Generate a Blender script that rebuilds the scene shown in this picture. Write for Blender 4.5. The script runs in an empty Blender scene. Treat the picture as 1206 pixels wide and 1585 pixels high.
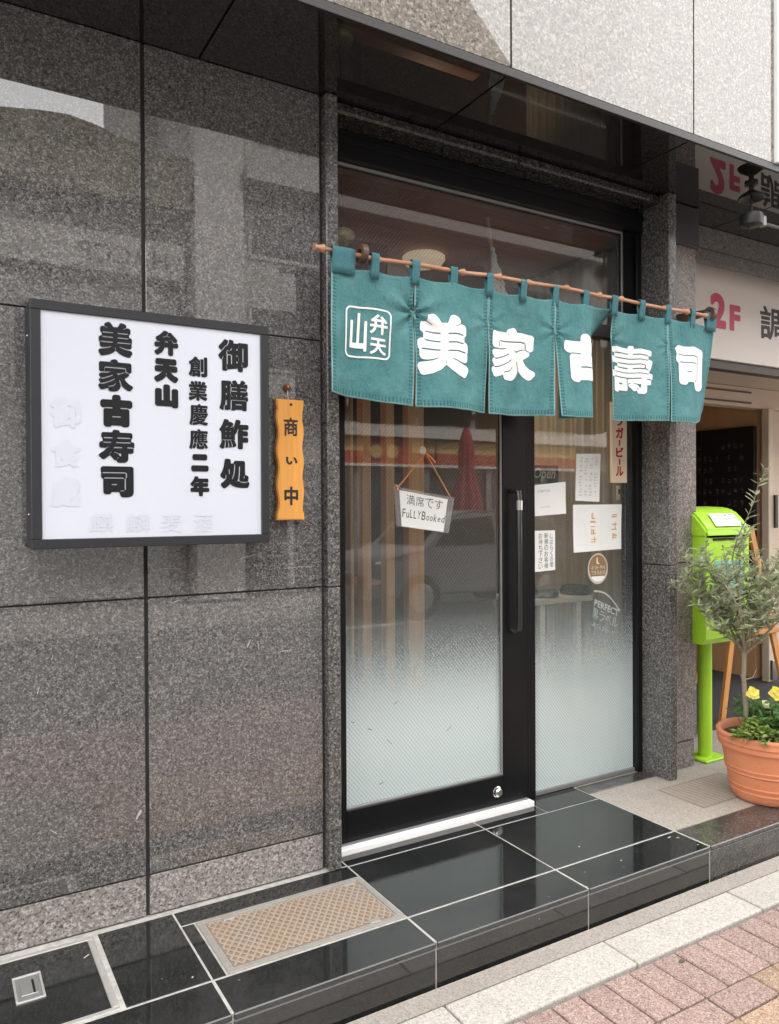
import bpy, bmesh, math, random
import numpy as np
from mathutils import Vector, Matrix
random.seed(7); rng = np.random.default_rng(7)
R = math.radians
sc = bpy.context.scene
C = sc.collection

# ------------------------------------------------------------------ camera
cam_d = bpy.data.cameras.new("camera"); cam = bpy.data.objects.new("camera", cam_d); C.objects.link(cam)
sc.camera = cam
rt = Vector((0.85986867, -0.51048988, -0.00509433)); up = Vector((0.00823997, 0.00390052, 0.99995844)); fw = Vector((0.5104488, 0.85987491, -0.00756036))
M = Matrix.Identity(4)
for i, v in enumerate((rt, up, -fw)):
    for j in range(3): M[j][i] = v[j]
M.translation = (0, 0, 1.35)
cam.matrix_world = M
cam_d.sensor_fit = 'HORIZONTAL'; cam_d.sensor_width = 36.0
cam_d.lens = 36.0 * 1201.7 / 1206.0
cam_d.clip_start = 0.02; cam_d.clip_end = 2000

# ------------------------------------------------------------------ light
SUN_EL, SUN_ROT = R(52), R(24)
w = bpy.data.worlds.new("World"); sc.world = w; w.use_nodes = True
nt = w.node_tree; bg = nt.nodes["Background"]
sky = nt.nodes.new("ShaderNodeTexSky"); sky.sky_type = 'NISHITA'; sky.sun_disc = False
sky.sun_elevation = SUN_EL; sky.sun_rotation = SUN_ROT; sky.dust_density = 9.0; sky.air_density = 1.0; sky.ozone_density = 1.0
hs = nt.nodes.new("ShaderNodeHueSaturation"); hs.inputs['Saturation'].default_value = 0.25; hs.inputs['Value'].default_value = 1.0
nt.links.new(sky.outputs[0], hs.inputs['Color'])
# thin bright cloud over the whole sky
tcw = nt.nodes.new("ShaderNodeTexCoord"); cn = nt.nodes.new("ShaderNodeTexNoise"); cn.inputs['Scale'].default_value = 2.2; cn.inputs['Detail'].default_value = 5
nt.links.new(tcw.outputs['Generated'], cn.inputs['Vector'])
cr_ = nt.nodes.new("ShaderNodeValToRGB"); cr_.color_ramp.elements[0].position = 0.25; cr_.color_ramp.elements[0].color = (.45, .45, .45, 1); cr_.color_ramp.elements[1].position = 0.7; cr_.color_ramp.elements[1].color = (.8, .8, .8, 1)
nt.links.new(cn.outputs[0], cr_.inputs[0])
cm = nt.nodes.new("ShaderNodeMix"); cm.data_type = 'RGBA'; cm.inputs[7].default_value = (15.5, 15.3, 15.2, 1)
nt.links.new(cr_.outputs[0], cm.inputs[0]); nt.links.new(hs.outputs[0], cm.inputs[6]); nt.links.new(cm.outputs[2], bg.inputs['Color'])
bg.inputs['Strength'].default_value = 0.15
sun_d = bpy.data.lights.new("sun", 'SUN'); sun = bpy.data.objects.new("sun", sun_d); C.objects.link(sun)
sun_d.energy = 2.0; sun_d.angle = R(3); sun_d.color = (1.0, 0.96, 0.9)
# rotation 0 = +y, clockwise seen from above
sdir = Vector((math.sin(SUN_ROT) * math.cos(SUN_EL), math.cos(SUN_ROT) * math.cos(SUN_EL), math.sin(SUN_EL)))
sun.rotation_euler = sdir.to_track_quat('Z', 'Y').to_euler()
sun.location = (4, 8, 16)
vs = sc.view_settings
vs.view_transform = 'Standard'; vs.look = 'None'; vs.gamma = 1.0; vs.use_curve_mapping = False
vs.exposure = 1.45
try:
    sc.cycles.use_denoising = True
    sc.cycles.max_bounces = 10; sc.cycles.transparent_max_bounces = 16
except Exception: pass

# ------------------------------------------------------------------ material helpers
MATS = {}
def nodes(name):
    m = bpy.data.materials.new(name); m.use_nodes = True
    t = m.node_tree; b = t.nodes["Principled BSDF"]
    MATS[name] = m
    return m, t, b
def rgba(c): return (c[0], c[1], c[2], 1.0)
def N(t, kind, **kw):
    n = t.nodes.new(kind)
    for k, v in kw.items():
        if k in n.inputs: n.inputs[k].default_value = v
        else: setattr(n, k, v)
    return n
def ramp(t, src, stops, interp='LINEAR'):
    r = t.nodes.new("ShaderNodeValToRGB"); r.color_ramp.interpolation = interp
    e = r.color_ramp.elements
    while len(e) > 1: e.remove(e[-1])
    e[0].position = stops[0][0]; e[0].color = rgba(stops[0][1])
    for p, c in stops[1:]:
        q = e.new(p); q.color = rgba(c)
    t.links.new(src, r.inputs[0]); return r
def mix(t, fac, a, b, mode='MIX'):
    n = t.nodes.new("ShaderNodeMix"); n.data_type = 'RGBA'; n.blend_type = mode
    for s, v in ((0, fac), (6, a), (7, b)):
        if hasattr(v, 'is_output') or hasattr(v, 'links'): t.links.new(v, n.inputs[s])
        else: n.inputs[s].default_value = v if s == 0 else rgba(v)
    return n.outputs[2]
def math_(t, op, a, b=None, c=None, clamp=False):
    n = t.nodes.new("ShaderNodeMath"); n.operation = op; n.use_clamp = clamp
    for i, v in enumerate((a, b, c)):
        if v is None: continue
        if hasattr(v, 'links'): t.links.new(v, n.inputs[i])
        else: n.inputs[i].default_value = v
    return n.outputs[0]
def pos(t, offset=True):
    g = t.nodes.new("ShaderNodeNewGeometry")
    if not offset: return g.outputs['Position']
    o = t.nodes.new("ShaderNodeObjectInfo")
    v = t.nodes.new("ShaderNodeVectorMath"); v.operation = 'MULTIPLY_ADD'
    cmb = t.nodes.new("ShaderNodeCombineXYZ")
    for i in range(3): t.links.new(o.outputs['Random'], cmb.inputs[i])
    t.links.new(cmb.outputs[0], v.inputs[0]); v.inputs[1].default_value = (37.1, 17.3, 23.7)
    t.links.new(g.outputs['Position'], v.inputs[2])
    return v.outputs[0]
def noise(t, vec, scale, detail=4, rough=0.55):
    n = N(t, "ShaderNodeTexNoise"); n.inputs['Scale'].default_value = scale; n.inputs['Detail'].default_value = detail; n.inputs['Roughness'].default_value = rough
    t.links.new(vec, n.inputs['Vector']); return n
def bump(t, b, h, strength=0.2, dist=0.01):
    n = N(t, "ShaderNodeBump"); n.inputs['Strength'].default_value = strength; n.inputs['Distance'].default_value = dist
    t.links.new(h, n.inputs['Height']); t.links.new(n.outputs[0], b.inputs['Normal'])

def granite(name, dark, mid, light, scale=170, rough=0.06, spec=0.9, cloud=0.25, vary=0.1, grime=0.0, wear=0.0, ior=1.5, rvar=0.05, bmp=0.012, streak=0.0):
    m, t, b = nodes(name)
    p = pos(t)
    v = N(t, "ShaderNodeTexVoronoi"); v.inputs['Scale'].default_value = scale; t.links.new(p, v.inputs['Vector'])
    sep = N(t, "ShaderNodeSeparateColor"); t.links.new(v.outputs['Color'], sep.inputs[0])
    n2 = noise(t, p, scale * 0.42, 3, 0.6)
    s = math_(t, 'MULTIPLY_ADD', n2.outputs[0], 0.75, math_(t, 'MULTIPLY', sep.outputs[0], 0.55))
    r = ramp(t, s, [(0.36, dark), (0.56, mid), (0.74, mid), (0.92, light)])
    n3 = noise(t, p, 2.3, 4)
    c = mix(t, math_(t, 'MULTIPLY', n3.outputs[0], cloud), r.outputs[0], [x * 0.45 for x in mid])
    o = N(t, "ShaderNodeObjectInfo")
    br = math_(t, 'MULTIPLY_ADD', o.outputs['Random'], vary, 1.0 - vary / 2)
    vm = N(t, "ShaderNodeVectorMath"); vm.operation = 'SCALE'; t.links.new(c, vm.inputs[0]); t.links.new(br, vm.inputs['Scale'])
    col = vm.outputs[0]
    if grime:
        n4 = noise(t, p, 5, 6, 0.7)
        gm = ramp(t, n4.outputs[0], [(0.48, (0, 0, 0)), (0.75, (1, 1, 1))])
        col = mix(t, math_(t, 'MULTIPLY', gm.outputs[0], grime), col, (0.22, 0.2, 0.18))
    if streak:
        mp = N(t, "ShaderNodeMapping"); mp.inputs['Scale'].default_value = (1, 1, .06); t.links.new(p, mp.inputs[0]); ns_ = noise(t, mp.outputs[0], 22, 4, .7)
        sm_ = ramp(t, ns_.outputs[0], [(.52, (0, 0, 0)), (.8, (1, 1, 1))]); col = mix(t, math_(t, 'MULTIPLY', sm_.outputs[0], streak), col, (.2, .19, .175))
    t.links.new(col, b.inputs['Base Color'])
    nr = noise(t, p, 9, 5, 0.7)
    rr = N(t, "ShaderNodeMapRange"); t.links.new(nr.outputs[0], rr.inputs[0])
    rr.inputs[1].default_value = 0.3; rr.inputs[2].default_value = 0.8; rr.inputs[3].default_value = rough; rr.inputs[4].default_value = rough + rvar + wear
    t.links.new(rr.outputs[0], b.inputs['Roughness'])
    b.inputs['Specular IOR Level'].default_value = spec
    b.inputs['IOR'].default_value = ior
    if bmp: bump(t, b, n2.outputs[0], bmp, 0.002)
    return m
def plain(name, col, rough=0.5, metal=0.0, spec=0.5, var=0.12, vscale=14, bmp=0.05, bscale=120):
    m, t, b = nodes(name)
    p = pos(t); n = noise(t, p, vscale, 5, 0.6)
    c = mix(t, n.outputs[0], [x * (1 - var) for x in col], [min(1, x * (1 + var)) for x in col])
    t.links.new(c, b.inputs['Base Color']); b.inputs['Roughness'].default_value = rough
    b.inputs['Metallic'].default_value = metal; b.inputs['Specular IOR Level'].default_value = spec
    if bmp:
        n2 = noise(t, p, bscale, 3); bump(t, b, n2.outputs[0], bmp, 0.004)
    return m
def woodm(name, a, bcol, axis=2, scale=6, rough=0.5, stretch=0.06):
    m, t, b = nodes(name)
    p = pos(t); mp = N(t, "ShaderNodeMapping"); s = [1, 1, 1]; s[axis] = stretch; mp.inputs['Scale'].default_value = s
    t.links.new(p, mp.inputs[0]); n = noise(t, mp.outputs[0], scale * 9, 5, 0.65)
    r = ramp(t, n.outputs[0], [(0.3, a), (0.7, bcol)]); t.links.new(r.outputs[0], b.inputs['Base Color'])
    b.inputs['Roughness'].default_value = rough; bump(t, b, n.outputs[0], 0.06, 0.003); return m

G_WALL = granite("granite_dark_wall", (0.036, 0.034, 0.033), (0.122, 0.115, 0.111), (0.29, 0.275, 0.265), 230, 0.0, 1.0, 0.25, 0.10, 0.05, 0, 1.55, 0.012, 0, .04)
G_PLINTH = granite("granite_pale_plinth", (0.08, 0.072, 0.065), (0.27, 0.25, 0.23), (0.5, 0.47, 0.44), 165, 0.45, 0.3, 0.25, 0.1, 0.25)
G_JAMB = granite("granite_jamb", (0.03, 0.029, 0.028), (0.10, 0.095, 0.09), (0.24, 0.23, 0.22), 170, 0.2, 0.6, 0.15, 0.05)
G_LINTEL_SHADE = granite("granite_lintel_shaded", (0.008, 0.007, 0.007), (0.032, 0.029, 0.027), (0.1, 0.093, 0.087), 170, 0.15, 0.5, 0.15, 0.05)  # wall granite with the shade under the soffit painted into its colour
G_PILLAR = granite("granite_brown_pillar", (0.07, 0.06, 0.055), (0.2, 0.175, 0.16), (0.38, 0.34, 0.31), 160, 0.3, 0.4, 0.2, 0.05)
G_FASCIA = granite("granite_pale_fascia", (0.045, 0.038, 0.03), (0.155, 0.132, 0.108), (0.33, 0.292, 0.245), 140, 0.01, 1.0, 0.15, 0.08, 0.06, 0, 1.5, 0.03, 0, .12)
G_SOFFIT = granite("granite_black_soffit", (0.005, 0.0045, 0.004), (0.014, 0.012, 0.010), (0.035, 0.03, 0.026), 150, 0.0, 0.8, 0.2, 0.08, 0, 0, 1.7, 0.02, 0)
G_TILE = granite("granite_black_tile", (0.006, 0.007, 0.007), (0.013, 0.014, 0.014), (0.03, 0.03, 0.03), 240, 0.02, 0.75, 0.2, 0.3, 0.06, 0.1, 1.6, 0.03, 0.004)
def tile_black(name):
    m, t, b = nodes(name); p = pos(t)
    n1 = noise(t, p, 3.2, 6, .65); n2 = noise(t, p, 26, 5, .7); n3 = noise(t, p, 210, 3, .6)
    base = ramp(t, n3.outputs[0], [(.3, (.0065, .0075, .0075)), (.75, (.017, .019, .019))])
    dust = ramp(t, n1.outputs[0], [(.38, (0, 0, 0)), (.8, (1, 1, 1))]); dust2 = ramp(t, n2.outputs[0], [(.5, (0, 0, 0)), (.85, (1, 1, 1))])
    dm = math_(t, 'MULTIPLY_ADD', dust.outputs[0], .05, math_(t, 'MULTIPLY', dust2.outputs[0], .045))
    sp = N(t, "ShaderNodeTexVoronoi"); sp.inputs['Scale'].default_value = 13; t.links.new(p, sp.inputs['Vector'])
    spot = math_(t, 'MULTIPLY', math_(t, 'LESS_THAN', sp.outputs['Distance'], .045), .35)
    c = mix(t, math_(t, 'MAXIMUM', dm, spot), base.outputs[0], (.36, .35, .32)); t.links.new(c, b.inputs['Base Color'])
    rr = math_(t, 'MULTIPLY_ADD', dust.outputs[0], .09, math_(t, 'MULTIPLY_ADD', dust2.outputs[0], .10, .028)); t.links.new(rr, b.inputs['Roughness'])
    b.inputs['IOR'].default_value = 1.62; b.inputs['Specular IOR Level'].default_value = .7
    nb_ = noise(t, p, 1.6, 2); bump(t, b, nb_.outputs[0], .05, .01); return m
G_TILE = tile_black("black_tile_dusty")
G_TILE2 = granite("granite_worn_tile", (0.02, 0.02, 0.02), (0.05, 0.048, 0.046), (0.11, 0.105, 0.1), 200, 0.12, 0.8, 0.2, 0.1, 0.3, 0.15)
G_CURB = granite("granite_white_kerb", (0.34, 0.315, 0.283), (0.475, 0.445, 0.405), (0.6, 0.565, 0.525), 220, 0.75, 0.2, 0.12, 0.08, 0.18)
GROUT = plain("grout", (0.40, 0.385, 0.355), 0.9, var=0.55, vscale=45)
JOINT = plain("joint_sealant", (0.05, 0.048, 0.046), 0.7)
BLACK = plain("black_aluminium", (0.007, 0.007, 0.0078), 0.3, 0.0, 0.28, 0.3, 6, 0.01)
FRAME = plain("dark_grey_metal", (0.022, 0.0225, 0.026), 0.4, 0.0, 0.5, 0.15, 8, 0.02)
STEEL = plain("brushed_steel", (0.62, 0.62, 0.6), 0.28, 1.0, 0.5, 0.08, 30, 0.03, 300)
CHROME = plain("chrome", (0.75, 0.74, 0.72), 0.12, 1.0, bmp=0)
TRIM = plain("fascia_trim_metal", (0.03, 0.028, 0.026), 0.4, 0.2, var=0.2)
CORE = plain("wall_core", (0.05, 0.049, 0.048), 0.9)

def mesh_obj(name, verts, faces, mat=None, parent=None, smooth=False, loc=None):
    me = bpy.data.meshes.new(name); me.from_pydata([tuple(v) for v in verts], [], [tuple(f) for f in faces]); me.update()
    if smooth:
        me.polygons.foreach_set('use_smooth', [True] * len(me.polygons))
    o = bpy.data.objects.new(name, me); C.objects.link(o)
    if mat: me.materials.append(mat)
    if parent is not None: o.parent = parent
    if loc: o.location = loc
    return o
class MB:
    def __init__(s): s.v = []; s.f = []
    def add(s, v, f):
        n = len(s.v); s.v += [tuple(p) for p in v]; s.f += [tuple(i + n for i in q) for q in f]; return s
    def box(s, x0, x1, y0, y1, z0, z1):
        v = [(x0, y0, z0), (x1, y0, z0), (x1, y1, z0), (x0, y1, z0), (x0, y0, z1), (x1, y0, z1), (x1, y1, z1), (x0, y1, z1)]
        return s.add(v, [(0, 3, 2, 1), (4, 5, 6, 7), (0, 1, 5, 4), (1, 2, 6, 5), (2, 3, 7, 6), (3, 0, 4, 7)])
    def bbox(s, x0, x1, y0, y1, z0, z1, b=0.003, seg=1):
        bm = bmesh.new(); bmesh.ops.create_cube(bm, size=1)
        for q in bm.verts: q.co = Vector(((x0 + x1) / 2 + q.co.x * (x1 - x0), (y0 + y1) / 2 + q.co.y * (y1 - y0), (z0 + z1) / 2 + q.co.z * (z1 - z0)))
        bmesh.ops.bevel(bm, geom=bm.edges[:], offset=b, segments=seg, affect='EDGES', profile=0.5)
        bm.verts.index_update()
        s.add([q.co[:] for q in bm.verts], [[q.index for q in f.verts] for f in bm.faces]); bm.free(); return s
    def tube(s, pts, rad, seg=8, cap=True):
        pts = [Vector(p) for p in pts]; n = len(pts)
        rad = [rad] * n if not hasattr(rad, '__len__') else rad
        base = len(s.v); prev = None
        for i, p in enumerate(pts):
            d = (pts[min(i + 1, n - 1)] - pts[max(i - 1, 0)]).normalized()
            if prev is None:
                a = Vector((0, 0, 1)) if abs(d.z) < 0.9 else Vector((1, 0, 0))
                u = d.cross(a).normalized()
            else:
                u = (prev - d * prev.dot(d)).normalized()
            prev = u; q = d.cross(u)
            for k in range(seg):
                t = 2 * math.pi * k / seg
                s.v.append(tuple(p + (u * math.cos(t) + q * math.sin(t)) * rad[i]))
        for i in range(n - 1):
            for k in range(seg):
                a = base + i * seg + k; b = base + i * seg + (k + 1) % seg
                s.f.append((a, b, b + seg, a + seg))
        if cap:
            s.f.append(tuple(base + k for k in range(seg))[::-1]); s.f.append(tuple(base + (n - 1) * seg + k for k in range(seg)))
        return s
    def lathe(s, prof, c=(0, 0, 0), seg=32, cap=False):
        base = len(s.v)
        for r, z in prof:
            for k in range(seg):
                t = 2 * math.pi * k / seg; s.v.append((c[0] + r * math.cos(t), c[1] + r * math.sin(t), c[2] + z))
        for i in range(len(prof) - 1):
            for k in range(seg):
                a = base + i * seg + k; b = base + i * seg + (k + 1) % seg
                s.f.append((a, b, b + seg, a + seg))
        if cap:
            s.f.append(tuple(base + k for k in range(seg))[::-1]); s.f.append(tuple(base + (len(prof) - 1) * seg + k for k in range(seg)))
        return s
    def prism(s, poly, d0, d1, axis='y'):
        n = len(poly)
        P = (lambda a, b, d: (a, d, b)) if axis == 'y' else ((lambda a, b, d: (d, a, b)) if axis == 'x' else (lambda a, b, d: (a, b, d)))
        v = [P(a, b, d0) for a, b in poly] + [P(a, b, d1) for a, b in poly]
        f = [tuple(range(n)), tuple(range(2 * n - 1, n - 1, -1))] + [(i, i + n, (i + 1) % n + n, (i + 1) % n) for i in range(n)]
        return s.add(v, f)
    def build(s, name, mat, parent=None, smooth=False, loc=None):
        o = mesh_obj(name, s.v, s.f, mat, parent, smooth, loc)
        bm = bmesh.new(); bm.from_mesh(o.data); bmesh.ops.recalc_face_normals(bm, faces=bm.faces[:]); bm.to_mesh(o.data); bm.free()
        return o
def sharp(o, ang=35):
    me = o.data
    me.polygons.foreach_set('use_smooth', [True] * len(me.polygons))
    try: me.set_sharp_from_angle(angle=R(ang))
    except Exception: pass
    return o
def tag(o, label=None, cat=None, group=None, kind=None):
    if label: o['label'] = label
    if cat: o['category'] = cat
    if group: o['group'] = group
    if kind: o['kind'] = kind
    return o
def thing(name, label, cat, loc=(0, 0, 0), rotz=0.0, group=None):
    o = bpy.data.objects.new(name, None); o.empty_display_size = 0.1; C.objects.link(o); o.location = loc; o.rotation_euler = (0, 0, rotz)
    return tag(o, label, cat, group)

# ------------------------------------------------------------------ lettering
def glyph_mesh(body):
    cu = bpy.data.curves.new("t", 'FONT'); cu.body = body; cu.size = 1.0; cu.resolution_u = 4
    o = bpy.data.objects.new("t", cu)
    me = bpy.data.meshes.new_from_object(o)
    v = np.array([p.co[:2] for p in me.vertices]) if len(me.vertices) else np.zeros((0, 2))
    me.calc_loop_triangles()
    tri = np.array([t.vertices[:] for t in me.loop_triangles]) if len(me.loop_triangles) else np.zeros((0, 3), int)
    pol = [p.vertices[:] for p in me.polygons]
    cnt = {}
    for p in pol:
        for i in range(len(p)):
            e = tuple(sorted((p[i], p[(i + 1) % len(p)]))); cnt[e] = cnt.get(e, 0) + 1
    edges = np.array([e for e, c in cnt.items() if c == 1])
    bpy.data.objects.remove(o); bpy.data.curves.remove(cu); bpy.data.meshes.remove(me)
    return v, tri, edges, pol
def march(F, xs, zs):
    """filled marching squares of F>0 -> verts, faces (in xs/zs coordinates)"""
    nz, nx = F.shape; vid = {}; V = []; faces = []
    def node(i, j):
        k = (0, i, j)
        if k not in vid: vid[k] = len(V); V.append((xs[j], zs[i]))
        return vid[k]
    def edge(i, j, i2, j2):
        k = (1, i, j, i2, j2)
        if k not in vid:
            a, b = F[i, j], F[i2, j2]; t = a / (a - b)
            vid[k] = len(V); V.append((xs[j] + (xs[j2] - xs[j]) * t, zs[i] + (zs[i2] - zs[i]) * t))
        return vid[k]
    P = F > 0
    act = P[:-1, :-1] | P[1:, :-1] | P[:-1, 1:] | P[1:, 1:]
    for i, j in zip(*np.nonzero(act)):
        cs = ((i, j), (i, j + 1), (i + 1, j + 1), (i + 1, j)); poly = []
        for k in range(4):
            a, b = cs[k], cs[(k + 1) % 4]
            if P[a]: poly.append(node(*a))
            if P[a] != P[b]:
                poly.append(edge(*a, *b) if a < b else edge(*b, *a))
        if len(poly) > 2: faces.append(poly)
    return V, faces
GCACHE = {}
def fat_glyph(ch, grow=0.06, slit=0.0, res=72):
    """a character drawn as a heavy brush: outline grown by `grow` em, thin slits kept between strokes.
       returned in the unit box [0,1]x[0,1]"""
    key = (ch, grow, slit, res)
    if key in GCACHE: return GCACHE[key]
    v, tri, edges, pol = glyph_mesh(ch)
    lo, hi = v.min(0) - grow, v.max(0) + grow
    pad = (hi - lo) * 0.02; lo -= pad; hi += pad
    nx = res; nz = res
    xs = np.linspace(lo[0], hi[0], nx); zs = np.linspace(lo[1], hi[1], nz)
    X, Z = np.meshgrid(xs, zs); Q = np.stack([X.ravel(), Z.ravel()], 1)
    ins = np.zeros(len(Q), bool)
    for a, b, c in tri:
        A, B, D = v[a], v[b], v[c]
        s1 = (B[0] - A[0]) * (Q[:, 1] - A[1]) - (B[1] - A[1]) * (Q[:, 0] - A[0])
        s2 = (D[0] - B[0]) * (Q[:, 1] - B[1]) - (D[1] - B[1]) * (Q[:, 0] - B[0])
        s3 = (A[0] - D[0]) * (Q[:, 1] - D[1]) - (A[1] - D[1]) * (Q[:, 0] - D[0])
        ins |= ((s1 >= 0) & (s2 >= 0) & (s3 >= 0)) | ((s1 <= 0) & (s2 <= 0) & (s3 <= 0))
    A = v[edges[:, 0]]; B = v[edges[:, 1]]; dB = B - A; L2 = (dB ** 2).sum(1) + 1e-12
    D = np.full(len(Q), 9.0)
    for k in range(len(A)):
        t = np.clip(((Q - A[k]) @ dB[k]) / L2[k], 0, 1)
        d = np.hypot(Q[:, 0] - A[k, 0] - t * dB[k, 0], Q[:, 1] - A[k, 1] - t * dB[k, 1])
        np.minimum(D, d, out=D)
    S = np.where(ins, -D, D).reshape(nz, nx)
    F = grow - S
    if slit > 0:
        w2 = 2; P2 = np.pad(S, w2, mode='edge'); h_x, h_z = xs[1] - xs[0], zs[1] - zs[0]
        gx = (P2[w2:-w2, 2 * w2:] - P2[w2:-w2, :-2 * w2]) / (2 * w2 * h_x); gz = (P2[2 * w2:, w2:-w2] - P2[:-2 * w2, w2:-w2]) / (2 * w2 * h_z); gm = np.hypot(gx, gz)
        G = (gm - 0.62) * slit
        G = np.where(S < 0.25 * grow, 1.0, G)
        F = np.minimum(F, G)
    F[0, :] = F[-1, :] = -0.01; F[:, 0] = F[:, -1] = -0.01
    V, faces = march(F, xs, zs)
    V = np.array(V); a, b = V.min(0), V.max(0); V = (V - a) / (b - a)
    GCACHE[key] = (V, faces); return V, faces
def char_obj(ch, x0, x1, z0, z1, y, mat, parent, grow=0.06, slit=0.05, res=72, name="character"):
    V, F = fat_glyph(ch, grow, slit, res)
    return mesh_obj(name, [(x0 + (x1 - x0) * a, y, z0 + (z1 - z0) * b) for a, b in V], F, mat, parent)
def text_obj(body, place, mat, parent, name="lettering", size=None, bold=0.0):
    """flat lettering from the built-in font fitted into the box place=(u0,u1,v0,v1) through the mapping fn(u,v)->xyz"""
    (u0, u1, v0, v1), fn = place
    if bold:
        cu = bpy.data.curves.new("t", 'FONT'); cu.body = body; cu.offset = bold; cu.resolution_u = 3
        o = bpy.data.objects.new("t", cu); me = bpy.data.meshes.new_from_object(o)
        v = np.array([p.co[:2] for p in me.vertices]); pol = [p.vertices[:] for p in me.polygons]
        bpy.data.objects.remove(o)
    else:
        v, tri, e, pol = glyph_mesh(body)
    a, b = v.min(0), v.max(0); n = (v - a) / (b - a)
    return mesh_obj(name, [fn(u0 + (u1 - u0) * p[0], v0 + (v1 - v0) * p[1]) for p in n], pol, mat, parent)
front = lambda y: (lambda u, v: (u, y, v))

# ================================================================== GROUND
asphalt = plain("asphalt", (0.115, 0.112, 0.108), 0.85, var=0.25, vscale=60, bmp=0.4, bscale=160)
concrete = granite("concrete_strip", (0.25, 0.22, 0.187), (0.385, 0.345, 0.302), (0.51, 0.465, 0.415), 300, 0.8, 0.2, 0.5, 0.05, 0.4)
pave_far = plain("paving_bed", (0.24, 0.2, 0.18), 0.9, var=0.25, vscale=20, bmp=0.2)
PZ = -0.14
g = MB().box(-400, 400, -400, 400, -0.5, -0.172).build("ground", asphalt); tag(g, kind="structure")
pv = MB().box(-30, 30, -0.4, 1.738, -0.4, PZ - 0.012).build("pavement", pave_far); tag(pv, kind="structure")
st = MB().box(-30, 30, 1.9, 1.975, -0.4, PZ + 0.004).build("concrete_gutter", concrete); tag(st, kind="structure")
def paver_mat(name, a, b, c):
    return granite(name, a, b, c, 260, 0.85, 0.15, 0.25, 0.22, 0.12)
PV_P = paver_mat("paver_pink", (0.19, 0.115, 0.098), (0.345, 0.245, 0.212), (0.5, 0.405, 0.365))
PV_O = paver_mat("paver_orange", (0.23, 0.135, 0.088), (0.385, 0.265, 0.185), (0.53, 0.425, 0.345))
PV_G = paver_mat("paver_beige", (0.22, 0.165, 0.115), (0.37, 0.295, 0.22), (0.52, 0.455, 0.375))
brick_cache = {}
def paver(x0, x1, y0, y1, mat, k):
    key = (round(x1 - x0, 3), round(y1 - y0, 3), mat.name)
    gp = 0.003
    if key not in brick_cache:
        L, Wd = x1 - x0 - 2 * gp, y1 - y0 - 2 * gp
        o = MB().bbox(-L / 2, L / 2, -Wd / 2, Wd / 2, -0.05, 0.0, 0.004).build("paver_brick", mat, pv); brick_cache[key] = o
    else:
        o = brick_cache[key].copy(); C.objects.link(o)
    o.parent = pv
    o.location = ((x0 + x1) / 2, (y0 + y1) / 2, PZ + random.uniform(-0.0015, 0.0015))
    o.rotation_euler = (random.uniform(-.004, .004), random.uniform(-.004, .004), random.uniform(-.006, .006))
pw = 0.1087
for i in range(30):
    x0 = 1.47 - 6 * pw + i * pw
    paver(x0, x0 + pw, 1.525, 1.736, PV_P, i)
y = 1.525
for r_ in range(6):
    y1 = y - 0.1055; x = 0.6 + [0.0, 0.21, 0.105, 0.05, 0.26, 0.16][r_] + 0.0
    pat = [2, 1, 2, 2, 1] if r_ % 2 == 0 else [2, 2, 1]
    i = 0
    x = 1.9 - 6 * 0.211 + [0, 0.105, 0.05, 0.16, 0.02, 0.12][r_]
    while x < 3.4:
        L = 0.2115 if pat[i % len(pat)] == 2 else 0.1058
        paver(x, x + L, y1, y, random.choice([PV_O, PV_O, PV_G, PV_O, PV_P]), i); x += L; i += 1
    y = y1
# kerb stones
kb = MB().box(-30, 30, 1.742, 1.898, -0.4, PZ - 0.02).build("kerb", GROUT); tag(kb, kind="structure")
src = None
for i in range(-3, 8):
    x0 = 1.963 + (i - 1) * 0.658
    if src is None:
        src = MB().bbox(-0.326, 0.326, -0.076, 0.076, -0.12, 0.0, 0.006, 2).build("kerb_stone", G_CURB, kb); o = src
    else:
        o = src.copy(); C.objects.link(o)
    o.parent = kb; o.location = (x0 + 0.329, 1.82, PZ + 0.006 + random.uniform(-.001, .001)); o.rotation_euler = (0, 0, random.uniform(-.002, .002))

# ================================================================== STEP PLATFORM
stp = MB().box(-4, 2.652, 1.9885, 2.74, -0.4, -0.0012).build("step_platform", GROUT); tag(stp, kind="structure")
def tile(x0, x1, y0, y1, z0, z1, mat, parent=stp, name="step_tile", b=0.0015):
    return MB().bbox(x0, x1, y0, y1, z0, z1, b).build(name, mat, parent)
JX = [-1.93, -1.276, -0.622, 0.032, 0.686, 1.34, 1.987, 2.643]
gp = 0.0028
for i in range(len(JX) - 1):
    a, b = JX[i] + gp, JX[i + 1] - gp
    tile(a, b, 1.982, 2.155 - gp, -0.018, 0.0, G_TILE, b=0.003)                  # nosing tile
    tile(a, b, 1.986, 2.02, -0.15, -0.0225, G_TILE, name="riser_tile")             # riser
    if 5 <= i:                                                                    # in front of the door
        tile(a, b, 2.155 + gp, 2.575 - gp, -0.012, 0.0, G_TILE)
        tile(a, b if i == 5 else 2.331, 2.575 + gp, 2.658, -0.012, 0.0, G_TILE)
        if i == 6: tile(2.334, b, 2.575 + gp, 2.74, -0.012, 0.0, G_TILE)
    elif i == 4:                                                                 # round the manhole
        tile(a, b, 2.485 + gp, 2.578, -0.012, 0.0, G_TILE)
        tile(a, 0.728, 2.155 + gp, 2.485 - gp, -0.012, 0.0, G_TILE)
    elif i == 3:
        tile(0.448, b, 2.155 + gp, 2.578, -0.012, 0.0, G_TILE)
    else:
        tile(a, b, 2.155 + gp, 2.578, -0.012, 0.0, G_TILE)
tile(1.262 + .055, 1.34 - gp, 2.578 + .006, 2.662, -0.012, 0.0, G_TILE)
CHIP = plain("tile_chip", (.5, .48, .44), .8, var=.2)
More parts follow.
